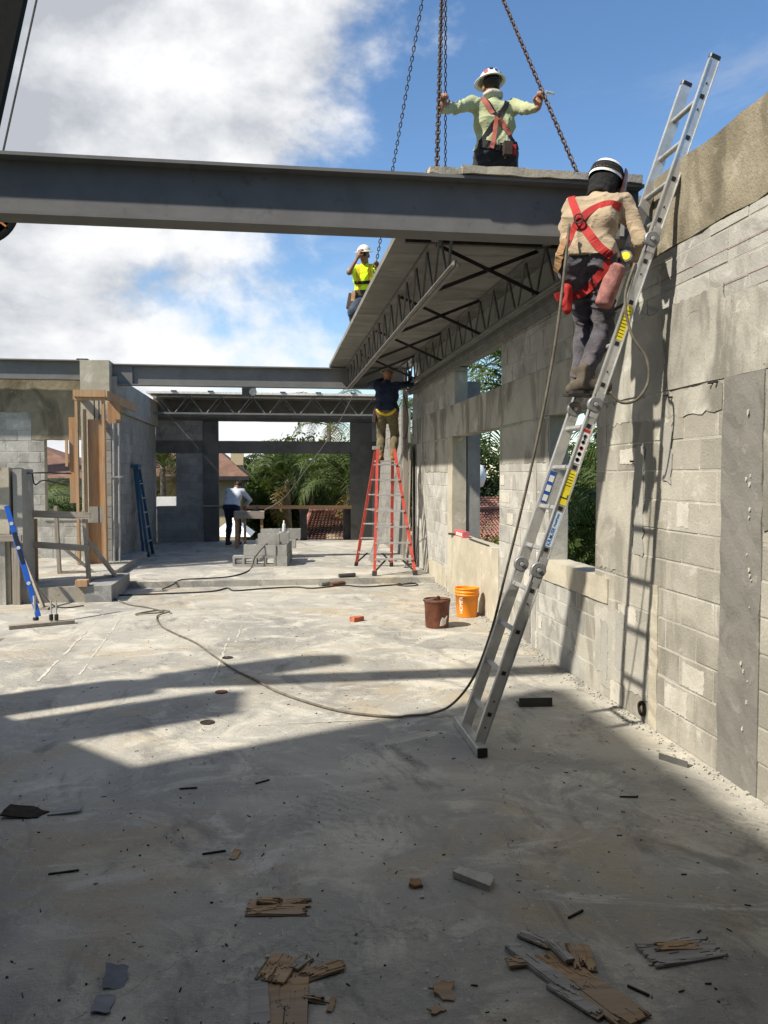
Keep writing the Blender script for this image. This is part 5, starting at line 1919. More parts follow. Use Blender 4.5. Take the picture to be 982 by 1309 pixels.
MB().tube([W((-.02 + .026 * cos(a), -.17, 1.205 + .03 * sin(a))) for a in [2 * pi * q / 14 for q in range(15)]], .005, 6).build('d_ring', 'dark_steel', A['thing'])
MB().box(W((.02, -.19, .84)), W((.10, -.13, .96))).build('tool_pouch', 'leather_dark', A['thing'])
MB().tube([W((.05, -.17, .9)), W((.05, -.175, 1.0))], .012, 8).build('tool', 'aluminium_dull', A['thing'])
MB().box(W((.12, -.15, .86)), W((.15, -.11, .95))).build('tool', 'strap_red', A['thing'])
# cap in the raised right hand
gl = MB().plate([(-.05, -.02), (.0, -.035), (.05, -.015), (.045, .02), (-.02, .03)], 0, .02, frame_z((.2, -.6, 1)), W(cR) + V(.035, .0, .035))
gl.build('held_glove', 'hat_cream', A['thing'])

# --- worker on the long ladder
r2 = -0.50
P2 = V(2.11, 5.20, 2.345)
L9 = lambda n, y: LB + LD * (.2515 + n * .2844) + V(0, y - 5.0, 0)
fo1 = inv(L9(8, 5.12) + V(-.075, 0, .055), P2, r2)
fo2 = inv(L9(8, 5.29) + V(-.055, 0, .055), P2, r2)
B = person('worker in khaki shirt, red harness and welding helmet standing on the long ladder', P2, r2, dict(
    pelvis=(-.01, -.06, .885), chest=(.0, -.04, 1.13), neck=(.05, .05, 1.335), head=(.09, .12, 1.435), look=(.55, 1, -.35),
    handL=(.0, .30, 1.03), handR=(.27, .26, .95), elbL=(-.55, -.45, -.9), elbR=(.5, -.5, -.9),
    palmL=(.3, -.3, -1), thumbL=(1, .2, .3), palmR=(-.3, .2, -1), thumbR=(-1, .2, .3), curlL=.9, curlR=1.0,
    ankL=tuple(fo2), ankR=tuple(fo1), kneeL=(.35, 1, 0), kneeR=(.35, 1, 0), footL=(.75, .65, 0), footR=(.85, .5, 0), sw=.172, fwd=(0, 1, 0)),
    dict(skin='skin', shirt='shirt_khaki', trousers='jeans_dark', boot='boot', vox=.0085, fine=.0075, fold=.010, ff=19, seed=3.0, hem=.0, baggy=.016, slim=-.014))
hh = dome(B, 'welding_hood', 'hood_black', r=(.112, .130, .118), up=.045, brim=.004)
F = Field(np.array(B['hed']) - .26, np.array(B['hed']) + .2, .009)
F.cap(B['hed'] + B['hu'] * .03 - B['hf'] * .012, B['hed'] - B['hu'] * .09 - B['hf'] * .02, .108, .098, .02)
F.clip(B['hed'] + B['hf'] * .055, B['hf'])
F.clip(B['hed'] - B['hu'] * .125, -B['hu'])
F.folds(.005, 34, 4)
field_obj(F, 'hood_skirt', 'hood_black', hh, P2)
W, D_ = B['W'], B['D']
Mh = Matrix((B['hr'], B['hf'], B['hu'])).transposed()
hc = B['hed'] + B['hu'] * .045
# pale bands round the hood
for (z0, z1) in ((-.03, .0), (.05, .08)):
    vs, fs = [], []
    n = 24
    for i in range(n + 1):
        b = pi * .95 + (pi * 1.15) * i / n
        for z in (z0, z1):
            f = math.sqrt(max(0, 1 - (z / .118) ** 2)) * 1.015
            vs.append(hc + Mh @ V(.112 * f * cos(b), .130 * f * sin(b) - .008, z))
    for i in range(n):
        fs.append((2 * i, 2 * i + 2, 2 * i + 3, 2 * i + 1))
    MB().add(vs, fs).build('hood_band', 'label_white', hh)
# face shield turned to the work
vs, fs = [], []
n, kk = 18, 8
for j in range(kk + 1):
    z = -.15 + .20 * j / kk
    for i in range(n + 1):
        b = .05 + (pi - .1) * i / n
        f = 1 + .05 * sin(pi * j / kk)
        for_ = .132 * f
        vs.append(hc + Mh @ V(.124 * f * cos(b), for_ * sin(b) + .01, z))
nv = len(vs)
vs += [v + (hc - v).normalized() * .006 for v in vs]
for j in range(kk):
    for i in range(n):
        a = j * (n + 1) + i
        fs.append((a, a + 1, a + n + 2, a + n + 1))
        fs.append((nv + a + n + 1, nv + a + n + 2, nv + a + 1, nv + a))
MB().add(vs, fs).build('face_shield', 'visor_red', hh, True)
bv = world_bvh([B['shirt'], B['pants']])
strap(B, bv, [(-.12, -.1, 1.332), (-.10, -.13, 1.262), (-.07, -.15, 1.182), (-.055, -.16, 1.122)], bk, .05, 'harness_strap', 'strap_red')
strap(B, bv, [(.20, -.02, 1.212), (.12, -.1, 1.227), (.03, -.14, 1.192), (-.05, -.16, 1.122)], bk, .05, 'harness_strap', 'strap_red', .008)
strap(B, bv, [(-.05, -.16, 1.122), (.02, -.17, 1.022), (.09, -.16, 0.922), (.16, -.1, 0.872)], bk, .055, 'harness_strap', 'strap_red', .009)
strap(B, bv, [(-.05, -.16, 1.122), (-.10, -.17, 1.042), (-.14, -.15, 0.942)], bk, .05, 'harness_strap', 'strap_red', .008)
strap(B, bv, [(.15, -.12, 0.842), (.08, -.2, 0.762), (.0, -.2, 0.692), (-.10, -.2, 0.662), (-.2, -.12, 0.642)], bk, .055, 'leg_strap', 'strap_red', .008)
strap(B, bv, [(-.13, -.15, 1.002), (-.17, -.15, 0.902), (-.19, -.12, 0.822)], bk, .05, 'lanyard', 'leather', .02)
MB().tube([W((-.05 + .026 * cos(a), -.185, 1.127 + .03 * sin(a))) for a in [2 * pi * q / 14 for q in range(15)]], .005, 6).build('d_ring', 'dark_steel', B['thing'])
pk = W((.15, -.10, 0.702))
MB().lathe([(.05, -.15), (.058, -.13), (.062, .11), (.055, .13), (.045, .125)], pk, 22, frame_z(D_((.32, .1, 1)))).build('rod_holder', 'pouch_pink', B['thing'], True)
tp = W((.235, -.02, 0.887))
m_ = frame_z(D_((.2, -1, .2)))
o_ = MB().lathe([(.03, -.025), (.046, -.022), (.048, .02), (.04, .03)], tp, 8, m_).build('tape_measure', 'hinge_grey', B['thing'])
MB().lathe([(.001, .034), (.028, .033), (.03, .029)], tp, 18, m_).build('tape_label', 'label_yellow', o_)
lw_ = W((-.13, -.10, 0.622))
F = Field(np.array(lw_) - .2, np.array(lw_) + .2, .009)
F.cap(lw_ + V(0, 0, .07), lw_ - V(0, 0, .06), .045, .035, .02)
F.folds(.008, 40, 2)
field_obj(F, 'glove_bundle', 'strap_red', B['thing'], P2)

# --- worker in lime shirt on the far left edge of the slab
P3 = V(1.46, 12.72, 3.945)
c1 = on(CH1, 4.90)
r3 = 2.75
q1 = inv(c1, P3, r3)
Cc = person('worker in lime shirt and cream hard hat on the slab edge, hand at his face', P3, r3, dict(
    pelvis=(0, -.06, .70), chest=(0, .0, .95), neck=(0, .04, 1.18), head=(.0, .10, 1.30), look=(-.05, 1, -.05),
    handR=(.05, .28, 1.23), handL=(q1.x - .02, q1.y - .05, q1.z - .04), elbR=(.6, .1, -1), elbL=(-.8, -.2, -.8),
    hdR=(-.25, -.1, 1), palmR=(-.3, -1, 0), thumbR=(-1, -.2, .5), palmL=(0, 1, 0), thumbL=(1, 0, .4), hdL=(.1, .3, 1), curlR=.5, curlL=1.1,
    ankL=(-.13, .05, .085), ankR=(.14, -.02, .085), kneeL=(-.1, 1, 0), kneeR=(.1, 1, 0), sw=.19),
    dict(skin='skin_dark', shirt='vest_lime', trousers='jeans_blue', boot='boot', vox=.011, fine=.009, fold=.005, seed=5.0, sleeve=.6, hem=.02))
dome(Cc, 'hard_hat', 'hat_cream')
W, D_ = Cc['W'], Cc['D']
for s in (-1, 1):
    MB().lathe([(.001, 0), (.026, .0), (.024, .008), (.001, .01)], Cc['hed'] + Cc['hu'] * .012 + Cc['hf'] * .092 + Cc['hr'] * s * .033, 14, frame_z(Cc['hf'])).build('sunglass_lens', 'hat_black', Cc['thing'])
MB().bar(Cc['hed'] + Cc['hu'] * .02 + Cc['hf'] * .10 - Cc['hr'] * .07, Cc['hed'] + Cc['hu'] * .02 + Cc['hf'] * .10 + Cc['hr'] * .07, .006, .006).build('sunglass_bridge', 'hat_black', Cc['thing'])
bv = world_bvh([Cc['shirt'], Cc['pants']])
ft = (0, -1, 0)
strap(Cc, bv, [(.10, .2, 1.17), (.10, .2, 1.05), (.09, .2, 0.92), (.09, .2, 0.79)], ft, .05, 'harness_strap', 'strap_yellow')
strap(Cc, bv, [(-.10, .2, 1.17), (-.10, .2, 1.05), (-.09, .2, 0.92), (-.09, .2, 0.79)], ft, .05, 'harness_strap', 'strap_yellow')
strap(Cc, bv, [(.16, .2, 0.89), (.05, .2, 0.88), (-.05, .2, 0.88), (-.16, .2, 0.89)], ft, .05, 'chest_strap', 'strap_black', .01)
strap(Cc, bv, [(.18, .2, 0.74), (.05, .2, 0.73), (-.05, .2, 0.73), (-.18, .2, 0.74)], ft, .08, 'tool_belt', 'leather_dark', .012)
MB().bar(W((.20, .03, 0.73)), W((.24, .05, 0.49)), .14, .10, tuple(D_((0, 1, 0))), .2).build('tool_bag', 'leather_dark', Cc['thing'])
MB().bar(W((.16, .12, 0.75)), W((.17, .13, 0.59)), .07, .05, tuple(D_((0, 1, 0))), .2).build('tool_pouch', 'leather', Cc['thing'])

# --- worker on the red stepladder, head between the joists
P4 = V(1.98, 14.03, 2.055)
E4 = person('worker in navy shirt and olive trousers welding from the top of the red stepladder', P4, -.25, dict(
    pelvis=(0, 0, .87), chest=(0, .01, 1.14), neck=(0, .02, 1.39), head=(.01, .06, 1.51), look=(.3, 1, .3),
    handL=(-.12, .40, 1.48), handR=(.38, .42, 1.52), elbL=(-1, -.2, -.4), elbR=(1, -.2, -.5), palmL=(0, .3, 1), thumbL=(1, 0, .4), palmR=(0, .3, 1), thumbR=(-1, 0, .4), curlL=.9,
    ankL=(-.11, -.02, .085), ankR=(.11, .02, .085), kneeL=(-.1, 1, 0), kneeR=(.1, 1, 0)),
    dict(skin='skin', shirt='shirt_navy', trousers='trousers_olive', boot='boot_tan', vox=.012, fine=.0095, fold=.007, seed=7.0, hem=.0, baggy=.022))
dome(E4, 'hard_hat', 'cloth_cap', brim=.02)
bv = world_bvh([E4['shirt'], E4['pants']])
strap(E4, bv, [(-.17, -.1, .90), (-.1, -.15, .83), (0, -.16, .80), (.1, -.15, .83), (.17, -.1, .90)], bk, .045, 'harness_strap', 'strap_yellow')
W, D_ = E4['W'], E4['D']
MB().bar(W((-.20, -.02, .88)), W((-.22, -.02, .68)), .07, .12, tuple(D_((0, 1, 0))), .2).build('tool_bag', 'leather_dark', E4['thing'])

# --- worker stooping over the work bench
P5 = V(-1.0, 19.75, .1)
G5 = person('worker in white shirt and dark trousers stooping over the bench, back turned', P5, -.3, dict(
    pelvis=(0, -.12, .92), chest=(0, .02, 1.16), neck=(0, .19, 1.35), head=(.02, .29, 1.41), look=(0, .8, -.7), uphead=False,
    handL=(-.10, .48, .93), handR=(.16, .48, .93), elbL=(-1, -.2, .1), elbR=(1, -.2, .1), palmL=(0, 0, -1), thumbL=(1, 0, 0), palmR=(0, 0, -1), thumbR=(-1, 0, 0), curlL=.5, curlR=.5,
    ankL=(-.12, -.08, .085), ankR=(.12, -.02, .085), kneeL=(-.05, 1, 0), kneeR=(.05, 1, 0)),
    dict(skin='skin_dark', shirt='shirt_white', trousers='trousers_navy', boot='leather_dark', vox=.013, fine=.0105, fold=.006, seed=9.0, hem=.0, baggy=.02))
F = Field(np.array(G5['hed']) - .2, np.array(G5['hed']) + .2, .011)
F.ell(G5['hed'] + G5['hu'] * .045 - G5['hf'] * .025, (.084, .10, .095), np.array([list(G5['hr']), list(G5['hf']), list(G5['hu'])]).T, .02)
F.clip(G5['hed'] + G5['hf'] * .05, G5['hf'])
field_obj(F, 'hair', 'hair', G5['thing'], P5)

# ------------------------------------------------------------------ cables and hoses
def cable(name, label, pts, r, mat='rubber_cable', cat='cable', n=10):
    o = MB().tube(spline(pts, n), r, 7).build(name, mat, None, True, org=tuple(pts[-1]))
    return tag(o, label, cat)


cable('welding_cable', 'long dark welding cable hanging from the ladder worker and snaking over the floor',
      [(1.90, 5.02, 3.42), (1.86, 4.98, 3.15), (1.80, 4.96, 2.7), (1.74, 4.98, 2.3), (1.68, 5.05, 1.9), (1.62, 5.15, 1.5), (1.57, 5.3, 1.1), (1.52, 5.45, .7), (1.43, 5.6, .33), (1.30, 5.72, .1), (1.15, 5.77, .02),
       (.98, 5.76, .014), (.842, 5.75, .014), (.455, 5.97, .014), (.047, 6.5, .014), (-.17, 6.95, .014), (-.373, 7.35, .014), (-.62, 8.0, .014), (-.845, 8.61, .014), (-1.15, 9.2, .014), (-1.361, 9.7, .014),
       (-1.48, 10.3, .014), (-1.36, 10.55, .03), (-1.55, 10.75, .014), (-1.78, 10.5, .014), (-1.6, 10.42, .03), (-1.45, 10.62, .016), (-1.7, 11.0, .014), (-2.0, 11.3, .014), (-2.3, 11.85, .014)], .0095, 'cable_dusty')
cable('cable_loop', 'short cable loop hanging from the ladder rail beside the worker',
      [(2.34, 5.0, 3.18), (2.26, 4.96, 2.95), (2.30, 4.95, 2.72), (2.40, 4.93, 2.55), (2.41, 4.93, 2.40), (2.34, 4.94, 2.29), (2.24, 4.95, 2.27), (2.17, 4.97, 2.34)], .0095, 'cable_dusty')
cable('floor_cable', 'dark extension cord lying along the step of the raised floor',
      [(-2.3, 12.2, .012), (-1.6, 12.28, .012), (-.97, 12.42, .012), (-.75, 12.75, .012), (-.62, 12.45, .012), (-.2, 12.6, .012), (.3, 12.72, .012), (.6, 12.55, .012), (1.1, 12.8, .012), (1.4, 12.6, .012), (1.9, 12.75, .012), (2.3, 12.9, .012)], .012)
cable('power_cable', 'black power cord running over the raised floor to the block stack',
      [(-1.75, 12.75, .012), (-1.6, 12.95, .06), (-1.5, 13.06, .115), (-1.2, 13.2, .112), (-.75, 13.4, .112), (-.5, 14.0, .112), (-.42, 14.75, .112), (-.35, 14.82, .3), (-.1, 15.0, .55), (.15, 15.5, .62), (.25, 15.9, .75)], .011)
cable('cable_coil', 'thin cable coil on the floor by the foot of the right wall end', [(2.1, 12.85, .012), (2.25, 12.95, .012), (2.3, 12.7, .012), (2.1, 12.6, .012), (1.95, 12.75, .012), (2.05, 12.92, .012)], .009)
cable('guy_rope', 'thin grey rope slanting from the far roof down to the work bench',
      [(1.6, 15.9, 3.45), (1.25, 16.6, 2.75), (.65, 17.8, 1.85), (.2, 18.6, 1.25), (-.26, 18.9, .955)], .008, 'joist_steel', 'rope')

# ------------------------------------------------------------------ bits and pieces on the floor
dk = thing('steel_angle', 'dark rusty steel angle lying on the floor right of the ladder foot', 'steel angle', (2.0, 6.0, 0))
MB().bar((1.88, 5.97, .005), (2.14, 5.95, .005), .13, .008, (0, 0, 1)).build('flat_leg', 'dark_steel', dk)
MB().bar((1.87, 5.905, .035), (2.13, 5.885, .035), .008, .07, (0, 0, 1)).build('upright_leg', 'dark_steel', dk)
s2 = thing('steel_channel', 'small grey steel channel offcut at the foot of the right wall', 'steel offcut', (2.5, 4.6, 0))
MB().bar((2.43, 4.70, .004), (2.53, 4.53, .004), .06, .006, (0, 0, 1)).build('base', 'joist_steel', s2)
MB().bar((2.405, 4.69, .02), (2.505, 4.52, .02), .005, .04, (0, 0, 1)).build('side', 'joist_steel', s2)
bk_ = tag(MB().bar((.93, 9.65, .03), (1.06, 9.74, .03), .09, .055, (0, 0, 1), .12).build('brick', 'brick_red', org=(1, 9.7, 0)), 'single broken red brick lying on the sunlit floor', 'brick')
ru = [((.72, 12.85, .0), (.86, 12.92, 0), .12, .07, 'dark triangular wedge of rubble on the step'), ((.90, 12.78, 0), (1.12, 12.9, 0), .09, .06, 'rusty lump of rubble on the step'), ((1.05, 13.1, .1), (1.32, 13.15, .1), .10, .06, 'dark steel offcut on the raised floor edge')]
for i, (a, b, w, hh_, lab) in enumerate(ru):
    tag(MB().bar(Vector(a) + V(0, 0, hh_ / 2 + .003), Vector(b) + V(0, 0, hh_ / 2 + .01), w, hh_, (0.1 * i, .1, 1), .3).build('rubble_piece', ['cast_column', 'brown_bucket', 'dark_steel'][i], org=a), lab, 'rubble')
for i, (x, y, mt) in enumerate(((-.495, 5.831, 'cast_column'), (-.447, 6.645, 'brown_bucket'), (-.468, 7.9, 'cast_column'))):
    s = MB().lathe([(.045, -.05), (.085, .001), (.093, .004), (.085, .007), (.074, .004), (.06, -.03), (.001, -.032)], (x, y, .001), 22)
    # a capped sleeve set flush in the slab
    o = MB().lathe([(.047, .0), (.054, .006), (.05, .008), (.044, .006), (.042, .0035), (.001, .003)], (x, y, .0), 22).build('pipe_sleeve', 'debris_dark' if i != 1 else 'brown_bucket', org=(x, y, 0))
    tag(o, ['round pipe sleeve in the floor nearest the camera', 'rust-rimmed pipe sleeve in the floor, middle of three', 'farthest of the three pipe sleeves in the floor'][i], 'pipe sleeve')
# pale caulk and mortar lines
def floor_line(a, b, w, mat='mortar_pale'):
    a, b = Vector((*a, 0)), Vector((*b, 0))
    d = (b - a)
    L = d.length
    d.normalize()
    nrm = V(-d.y, d.x, 0)
    n = int(L / .06)
    run = []
    for i in range(n + 1):
        ww = .6 * w * random.uniform(.2, 1.3)
        if random.random() < .12:
            run.append(None)
            continue
        c = a + d * (L * i / n) + nrm * random.uniform(-.008, .008)
        run.append((c + nrm * ww / 2, c - nrm * ww / 2))
    m = MB()
    for p, q in zip(run[:-1], run[1:]):
        if p and q:
            m.add([(*p[0].xy, .0035), (*p[1].xy, .0035), (*q[1].xy, .0035), (*q[0].xy, .0035)], [(0, 1, 2, 3)])
    o = m.build('mortar_line', mat, floor)
    return o


for (a, b, w) in [((-2.05, 7.1), (-2.2, 10.6), .05), ((-1.75, 7.4), (-1.95, 10.7), .035), ((-1.6, 8.35), (.2, 8.5), .02), ((-.1, 5.72), (1.3, 5.75), .03), ((-.55, 6.9), (-.5, 9.2), .04), ((-.42, 8.6), (-.4, 9.6), .03),
                  ((-1.9, 10.1), (2.2, 10.2), .02), ((-1.6, 6.1), (-1.1, 6.45), .04)]:
    floor_line(a, b, w)
m = MB()
for i in range(700):       # crumbs of mortar swept against the wall foot
    y = random.uniform(3.2, 13)
    x = WX - abs(random.gauss(0, .07)) - .012
    r = random.uniform(.004, .014)
    a = random.uniform(0, 6)
    m.plate([(r * cos(a + q * 1.26) * random.uniform(.6, 1.2), r * sin(a + q * 1.26) * random.uniform(.6, 1.2)) for q in range(5)], 0, r * .9, None, (x, y, .0005))
o = m.build('mortar_crumbs', 'mortar')
o['kind'] = 'stuff'
o['label'] = 'crumbs of mortar along the foot of the right wall'
m = MB()
for i in range(520):
    x, y = random.uniform(-1.6, 2.5), 2.2 + 8 * random.random() ** 1.6
    if x < -.33 * y:
        continue
    a = random.uniform(0, pi)
    if random.random() < .5:
        L, r = random.uniform(.008, .03), random.uniform(.0012, .0025)
        m.bar((x, y, r), (x + L * cos(a), y + L * sin(a), r), r * 2, r * 2)
    else:
        r = random.uniform(.0015, .006)
        m.plate([(r * cos(a + q * 1.26) * random.uniform(.5, 1.4), r * sin(a + q * 1.26) * random.uniform(.5, 1.4)) for q in range(5)], 0, r * .7, None, (x, y, .0005))
o = m.build('floor_grit', 'debris_dark')
o['kind'] = 'stuff'
o['label'] = 'dark grit, splinters and nails scattered over the floor'


m = MB()
for i in range(600):
    x, y = random.uniform(-1.6, 2.5), 2.2 + 9 * random.random() ** 1.4
    if x < -.33 * y:
        continue
    a = random.uniform(0, pi)
    r = random.uniform(.0015, .006) * (1.6 if random.random() < .08 else 1)
    m.plate([(r * cos(a + q * 1.26) * random.uniform(.5, 1.4), r * sin(a + q * 1.26) * random.uniform(.5, 1.4)) for q in range(5)], 0, r * .8, None, (x, y, .0005))
o = m.build('floor_dust_crumbs', 'mortar_pale')
o['kind'] = 'stuff'
o['label'] = 'pale crumbs of mortar scattered over the floor'


def jag(poly, amp, sub=4):
    out = []
    for i, p in enumerate(poly):
        q = poly[(i + 1) % len(poly)]
        for k in range(sub):
            t = k / sub
            out.append((p[0] + (q[0] - p[0]) * t + random.uniform(-amp, amp) * (1 if k else .2), p[1] + (q[1] - p[1]) * t + random.uniform(-amp, amp) * (1 if k else .2)))
    return out


def tilt(rx, ry, rz=0):
    return (Matrix.Rotation(rz, 3, 'Z') @ Matrix.Rotation(ry, 3, 'Y') @ Matrix.Rotation(rx, 3, 'X'))


def scrap(name, label, layers, cat='wood scrap'):
    c = layers[0][2]
    t = thing(name, label, cat, (c[0], c[1], 0))
    for (poly, th, c, (rx, ry), mat, amp) in layers:
        MB().plate(jag(poly, amp), 0, th, tilt(rx, ry), c).build('splinter_sheet' if th < .012 else 'plank_piece', mat, t)
    return t


def torn_board(t, c, ang, L, W, seed, layers=(('scrap_tan', .005, .95), ('scrap_tan', .0085, .8), ('scrap_grey', .0125, .55)), tilt_=(0, 0), z0=.0015):
    """a torn board: veneers of wood broken off at different lengths, fibre by fibre"""
    r = random.Random(seed)
    du, dv = .011, .0046
    nu, nv = max(4, int(L / du)), max(4, int(W / dv))
    H = np.zeros((nv + 2, nu + 2))
    K = np.zeros((nv + 2, nu + 2), int)
    for li, (mat, h, frac) in enumerate(layers):
        s_, e_ = (1 - frac) * r.random() * nu, None
        e_ = s_ + frac * nu
        ss, ee = s_, e_
        j0 = int(nv * (1 - frac) * r.random() * .8)
        j1 = int(nv - nv * (1 - frac) * r.random() * .8)
        for j in range(j0, j1):
            ss += r.gauss(0, 1.3) + (s_ - ss) * .18
            ee += r.gauss(0, 1.3) + (e_ - ee) * .18
            if r.random() < .12:
                ss += r.uniform(-4, 6)
                ee += r.uniform(-6, 4)
            if r.random() < .05:
                continue
            a_, b_ = max(0, int(ss)), min(nu, int(ee))
            H[j + 1, a_ + 1:b_ + 1] = h
            K[j + 1, a_ + 1:b_ + 1] = li
            if r.random() < .3 and b_ - a_ > 6:
                q = r.randint(a_, b_ - 4)
                H[j + 1, q + 1:q + r.randint(3, 9)] *= .75
    M = Matrix.Rotation(ang, 3, 'Z') @ Matrix.Rotation(tilt_[0], 3, 'X') @ Matrix.Rotation(tilt_[1], 3, 'Y')
    cc = Vector((c[0], c[1], z0))
    wob = lambda x, y: .003 * sin(x * 21 + seed) * sin(y * 30 + seed)
    ms = {}
    for j in range(1, nv + 1):
        for i in range(1, nu + 1):
            h = H[j, i]
            if h <= 0:
                continue
            m = ms.setdefault(layers[K[j, i]][0], MB())
            x0, x1 = -L / 2 + (i - 1) * du, -L / 2 + i * du
            y0, y1 = -W / 2 + (j - 1) * dv, -W / 2 + j * dv
            P = lambda x, y, z: cc + M @ V(x, y, max(z, 0) + (wob(x, y) if z > 0 else 0))
            m.add([P(x0, y0, h), P(x1, y0, h), P(x1, y1, h), P(x0, y1, h)], [(0, 1, 2, 3)])
            for (di, dj, a_, b_) in ((-1, 0, (x0, y1), (x0, y0)), (1, 0, (x1, y0), (x1, y1)), (0, -1, (x0, y0), (x1, y0)), (0, 1, (x1, y1), (x0, y1))):
                g = H[j + dj, i + di]
                if g < h:
                    m.add([P(*a_, g), P(*b_, g), P(*b_, h), P(*a_, h)], [(0, 1, 2, 3)])
    for mat, m in ms.items():
        m.build('torn_veneer', mat, t)


def torn(name, label, cat, c, sheets):
    t = thing(name, label, cat, (c[0], c[1], 0))
    for q in sheets:
        torn_board(t, *q)
    return t


TT = (('scrap_dark', .004, .98), ('scrap_tan', .0075, .93), ('scrap_tan', .010, .45))
GG = (('scrap_tan', .005, .98), ('scrap_grey', .011, .9))
torn('plywood_scrap', 'flat peeling tan plywood scrap left of centre in the foreground', 'wood scrap', (.02, 3.26), [((.01, 3.26), -.12, .27, .13, 3, TT, (0.02, -.01)), ((-.03, 3.30), -.05, .11, .05, 31, TT, (.1, .05), .012)])
torn('broken_board', 'broken splintered board at the lower edge, left of centre', 'wood scrap', (.0, 2.72), [
    ((-.065, 2.66), 1.62, .40, .07, 5, (('scrap_grey', .012, .99), ('scrap_grey', .018, .93))), ((.03, 2.70), 1.5, .42, .15, 6, TT, (.02, .0), .004), ((.0, 2.83), 1.2, .17, .12, 7, TT, (.06, .05), .014),
    ((.155, 2.80), .32, .19, .06, 8, TT, (.12, -.05), .006), ((.13, 2.655), -.3, .12, .035, 9, TT, (.1, .05), .004), ((.085, 2.86), .9, .10, .05, 10, (('scrap_dark', .006, .95), ('scrap_grey', .010, .8)), (.1, .1), .008)])
torn('broken_board', 'larger splintered board with orange core, right of centre at the lower edge', 'wood scrap', (1.02, 2.64), [
    ((1.07, 2.60), 1.98, .46, .15, 11, TT, (.02, .02), .003), ((.955, 2.68), 2.0, .40, .065, 12, (('scrap_grey', .012, .98), ('scrap_grey', .017, .85)), (.05, .0), .002),
    ((1.04, 2.79), 1.75, .17, .042, 13, (('scrap_grey', .010, .98), ('scrap_grey', .014, .9)), (.12, .08), .016), ((1.11, 2.75), 1.4, .15, .10, 14, TT, (.1, -.06), .012),
    ((.91, 2.76), .12, .16, .055, 15, TT, (.1, .1), .006), ((.99, 2.88), 2.3, .16, .06, 16, GG, (.08, .04), .006), ((1.0, 2.52), 2.1, .22, .05, 19, GG, (.03, .03), .006)])
torn('plywood_scrap', 'grey plywood scrap with orange core at lower right', 'wood scrap', (1.52, 2.75), [((1.51, 2.75), .12, .31, .15, 17, (('scrap_grey', .009, .99), ('scrap_grey', .013, .96)), (.03, .03)), ((1.50, 2.765), -.02, .19, .06, 18, TT, (.03, .03), .012)])
scrap('concrete_chip_board', 'pale grey slab-like offcut with broken corner, centre foreground', [
    ([(-.09, .05), (-.05, .085), (.045, .03), (.065, .03), (.085, -.015), (.045, -.085)], .03, (.865, 3.35, .002), (0.03, .03), 'cast_smear', .002)], 'offcut')
scrap('wood_chip', 'small brown chip of wood near the lower edge, centre', [([(-.05, .0), (-.01, -.05), (.03, -.06), (.05, .03), (.0, .035)], .008, (.57, 2.645, .006), (.12, .1), 'scrap_tan', .010)])
scrap('wood_chip', 'tiny tan flake of wood below the brown chip at the lower edge', [([(-.03, .0), (-.01, -.02), (.035, .0), (.0, .018)], .006, (.525, 2.545, .004), (.12, .1), 'scrap_tan', .006)])
scrap('wood_chip', 'rounded brown lump of wood left of the grey offcut', [([(-.03, .0), (-.01, -.03), (.03, -.02), (.025, .025), (-.01, .03)], .016, (.60, 3.36, .003), (.1, .1), 'leather', .006)])
scrap('wood_chip', 'narrow tan sliver of wood in the left foreground', [([(-.02, -.04), (.01, -.04), (.03, .04), (.0, .045)], .007, (-.20, 3.75, .004), (.12, .1), 'scrap_tan', .006)])
scrap('wood_chip', 'pale pointed splinter at the lower edge beside the left broken board', [([(-.02, -.035), (.0, -.03), (.02, .035), (.0, .03)], .006, (.18, 2.62, .004), (.1, .1), 'scrap_tan', .004)])
scrap('plastic_wrapper', 'crumpled blue-grey plastic wrapper at lower left', [
    ([(-.03, -.05), (.045, -.045), (.04, .05), (-.045, .06)], .004, (-.575, 2.86, .012), (.25, .15), 'bag_blue', .004),
    ([(-.035, -.05), (.03, -.05), (.03, .05), (-.03, .05)], .004, (-.585, 2.73, .004), (-.06, .1), 'bag_blue', .006)], 'wrapper')
scrap('roofing_felt_scrap', 'dark curled scrap of felt at the left edge', [([(-.14, -.06), (.06, -.07), (.10, .0), (.0, .05), (-.12, .06)], .006, (-1.30, 4.38, .01), (.08, .1), 'debris_dark', .008),
    ([(-.07, -.03), (.09, -.02), (.10, .025), (-.03, .04)], .006, (-1.13, 4.36, .008), (.1, -.05), 'scrap_grey', .004)], 'scrap')
for i, (x, y, L, a, lab) in enumerate([(-1.02, 3.68, .13, .12, 'dark stick at the left edge of the foreground'), (-.35, 3.78, .11, .15, 'dark stick left of centre beside the tan sliver'), (-.55, 4.6, .10, .0, 'thin dark stick in the left middle floor'),
                               (1.17, 3.02, .09, .5, 'short black stick above the right plywood scrap'), (1.22, 2.58, .08, -.9, 'bent black twig right of the splintered board'), (1.9, 4.15, .10, -.2, 'black stick on the edge of the sunlit strip'), (-.12, 4.62, .09, .5, 'flat wooden shaving left of centre')]):
    tag(MB().bar((x, y, .004), (x + L * cos(a), y + L * sin(a), .006), .008, .007).build('stick', 'debris_dark', org=(x, y, 0)), lab, 'stick')

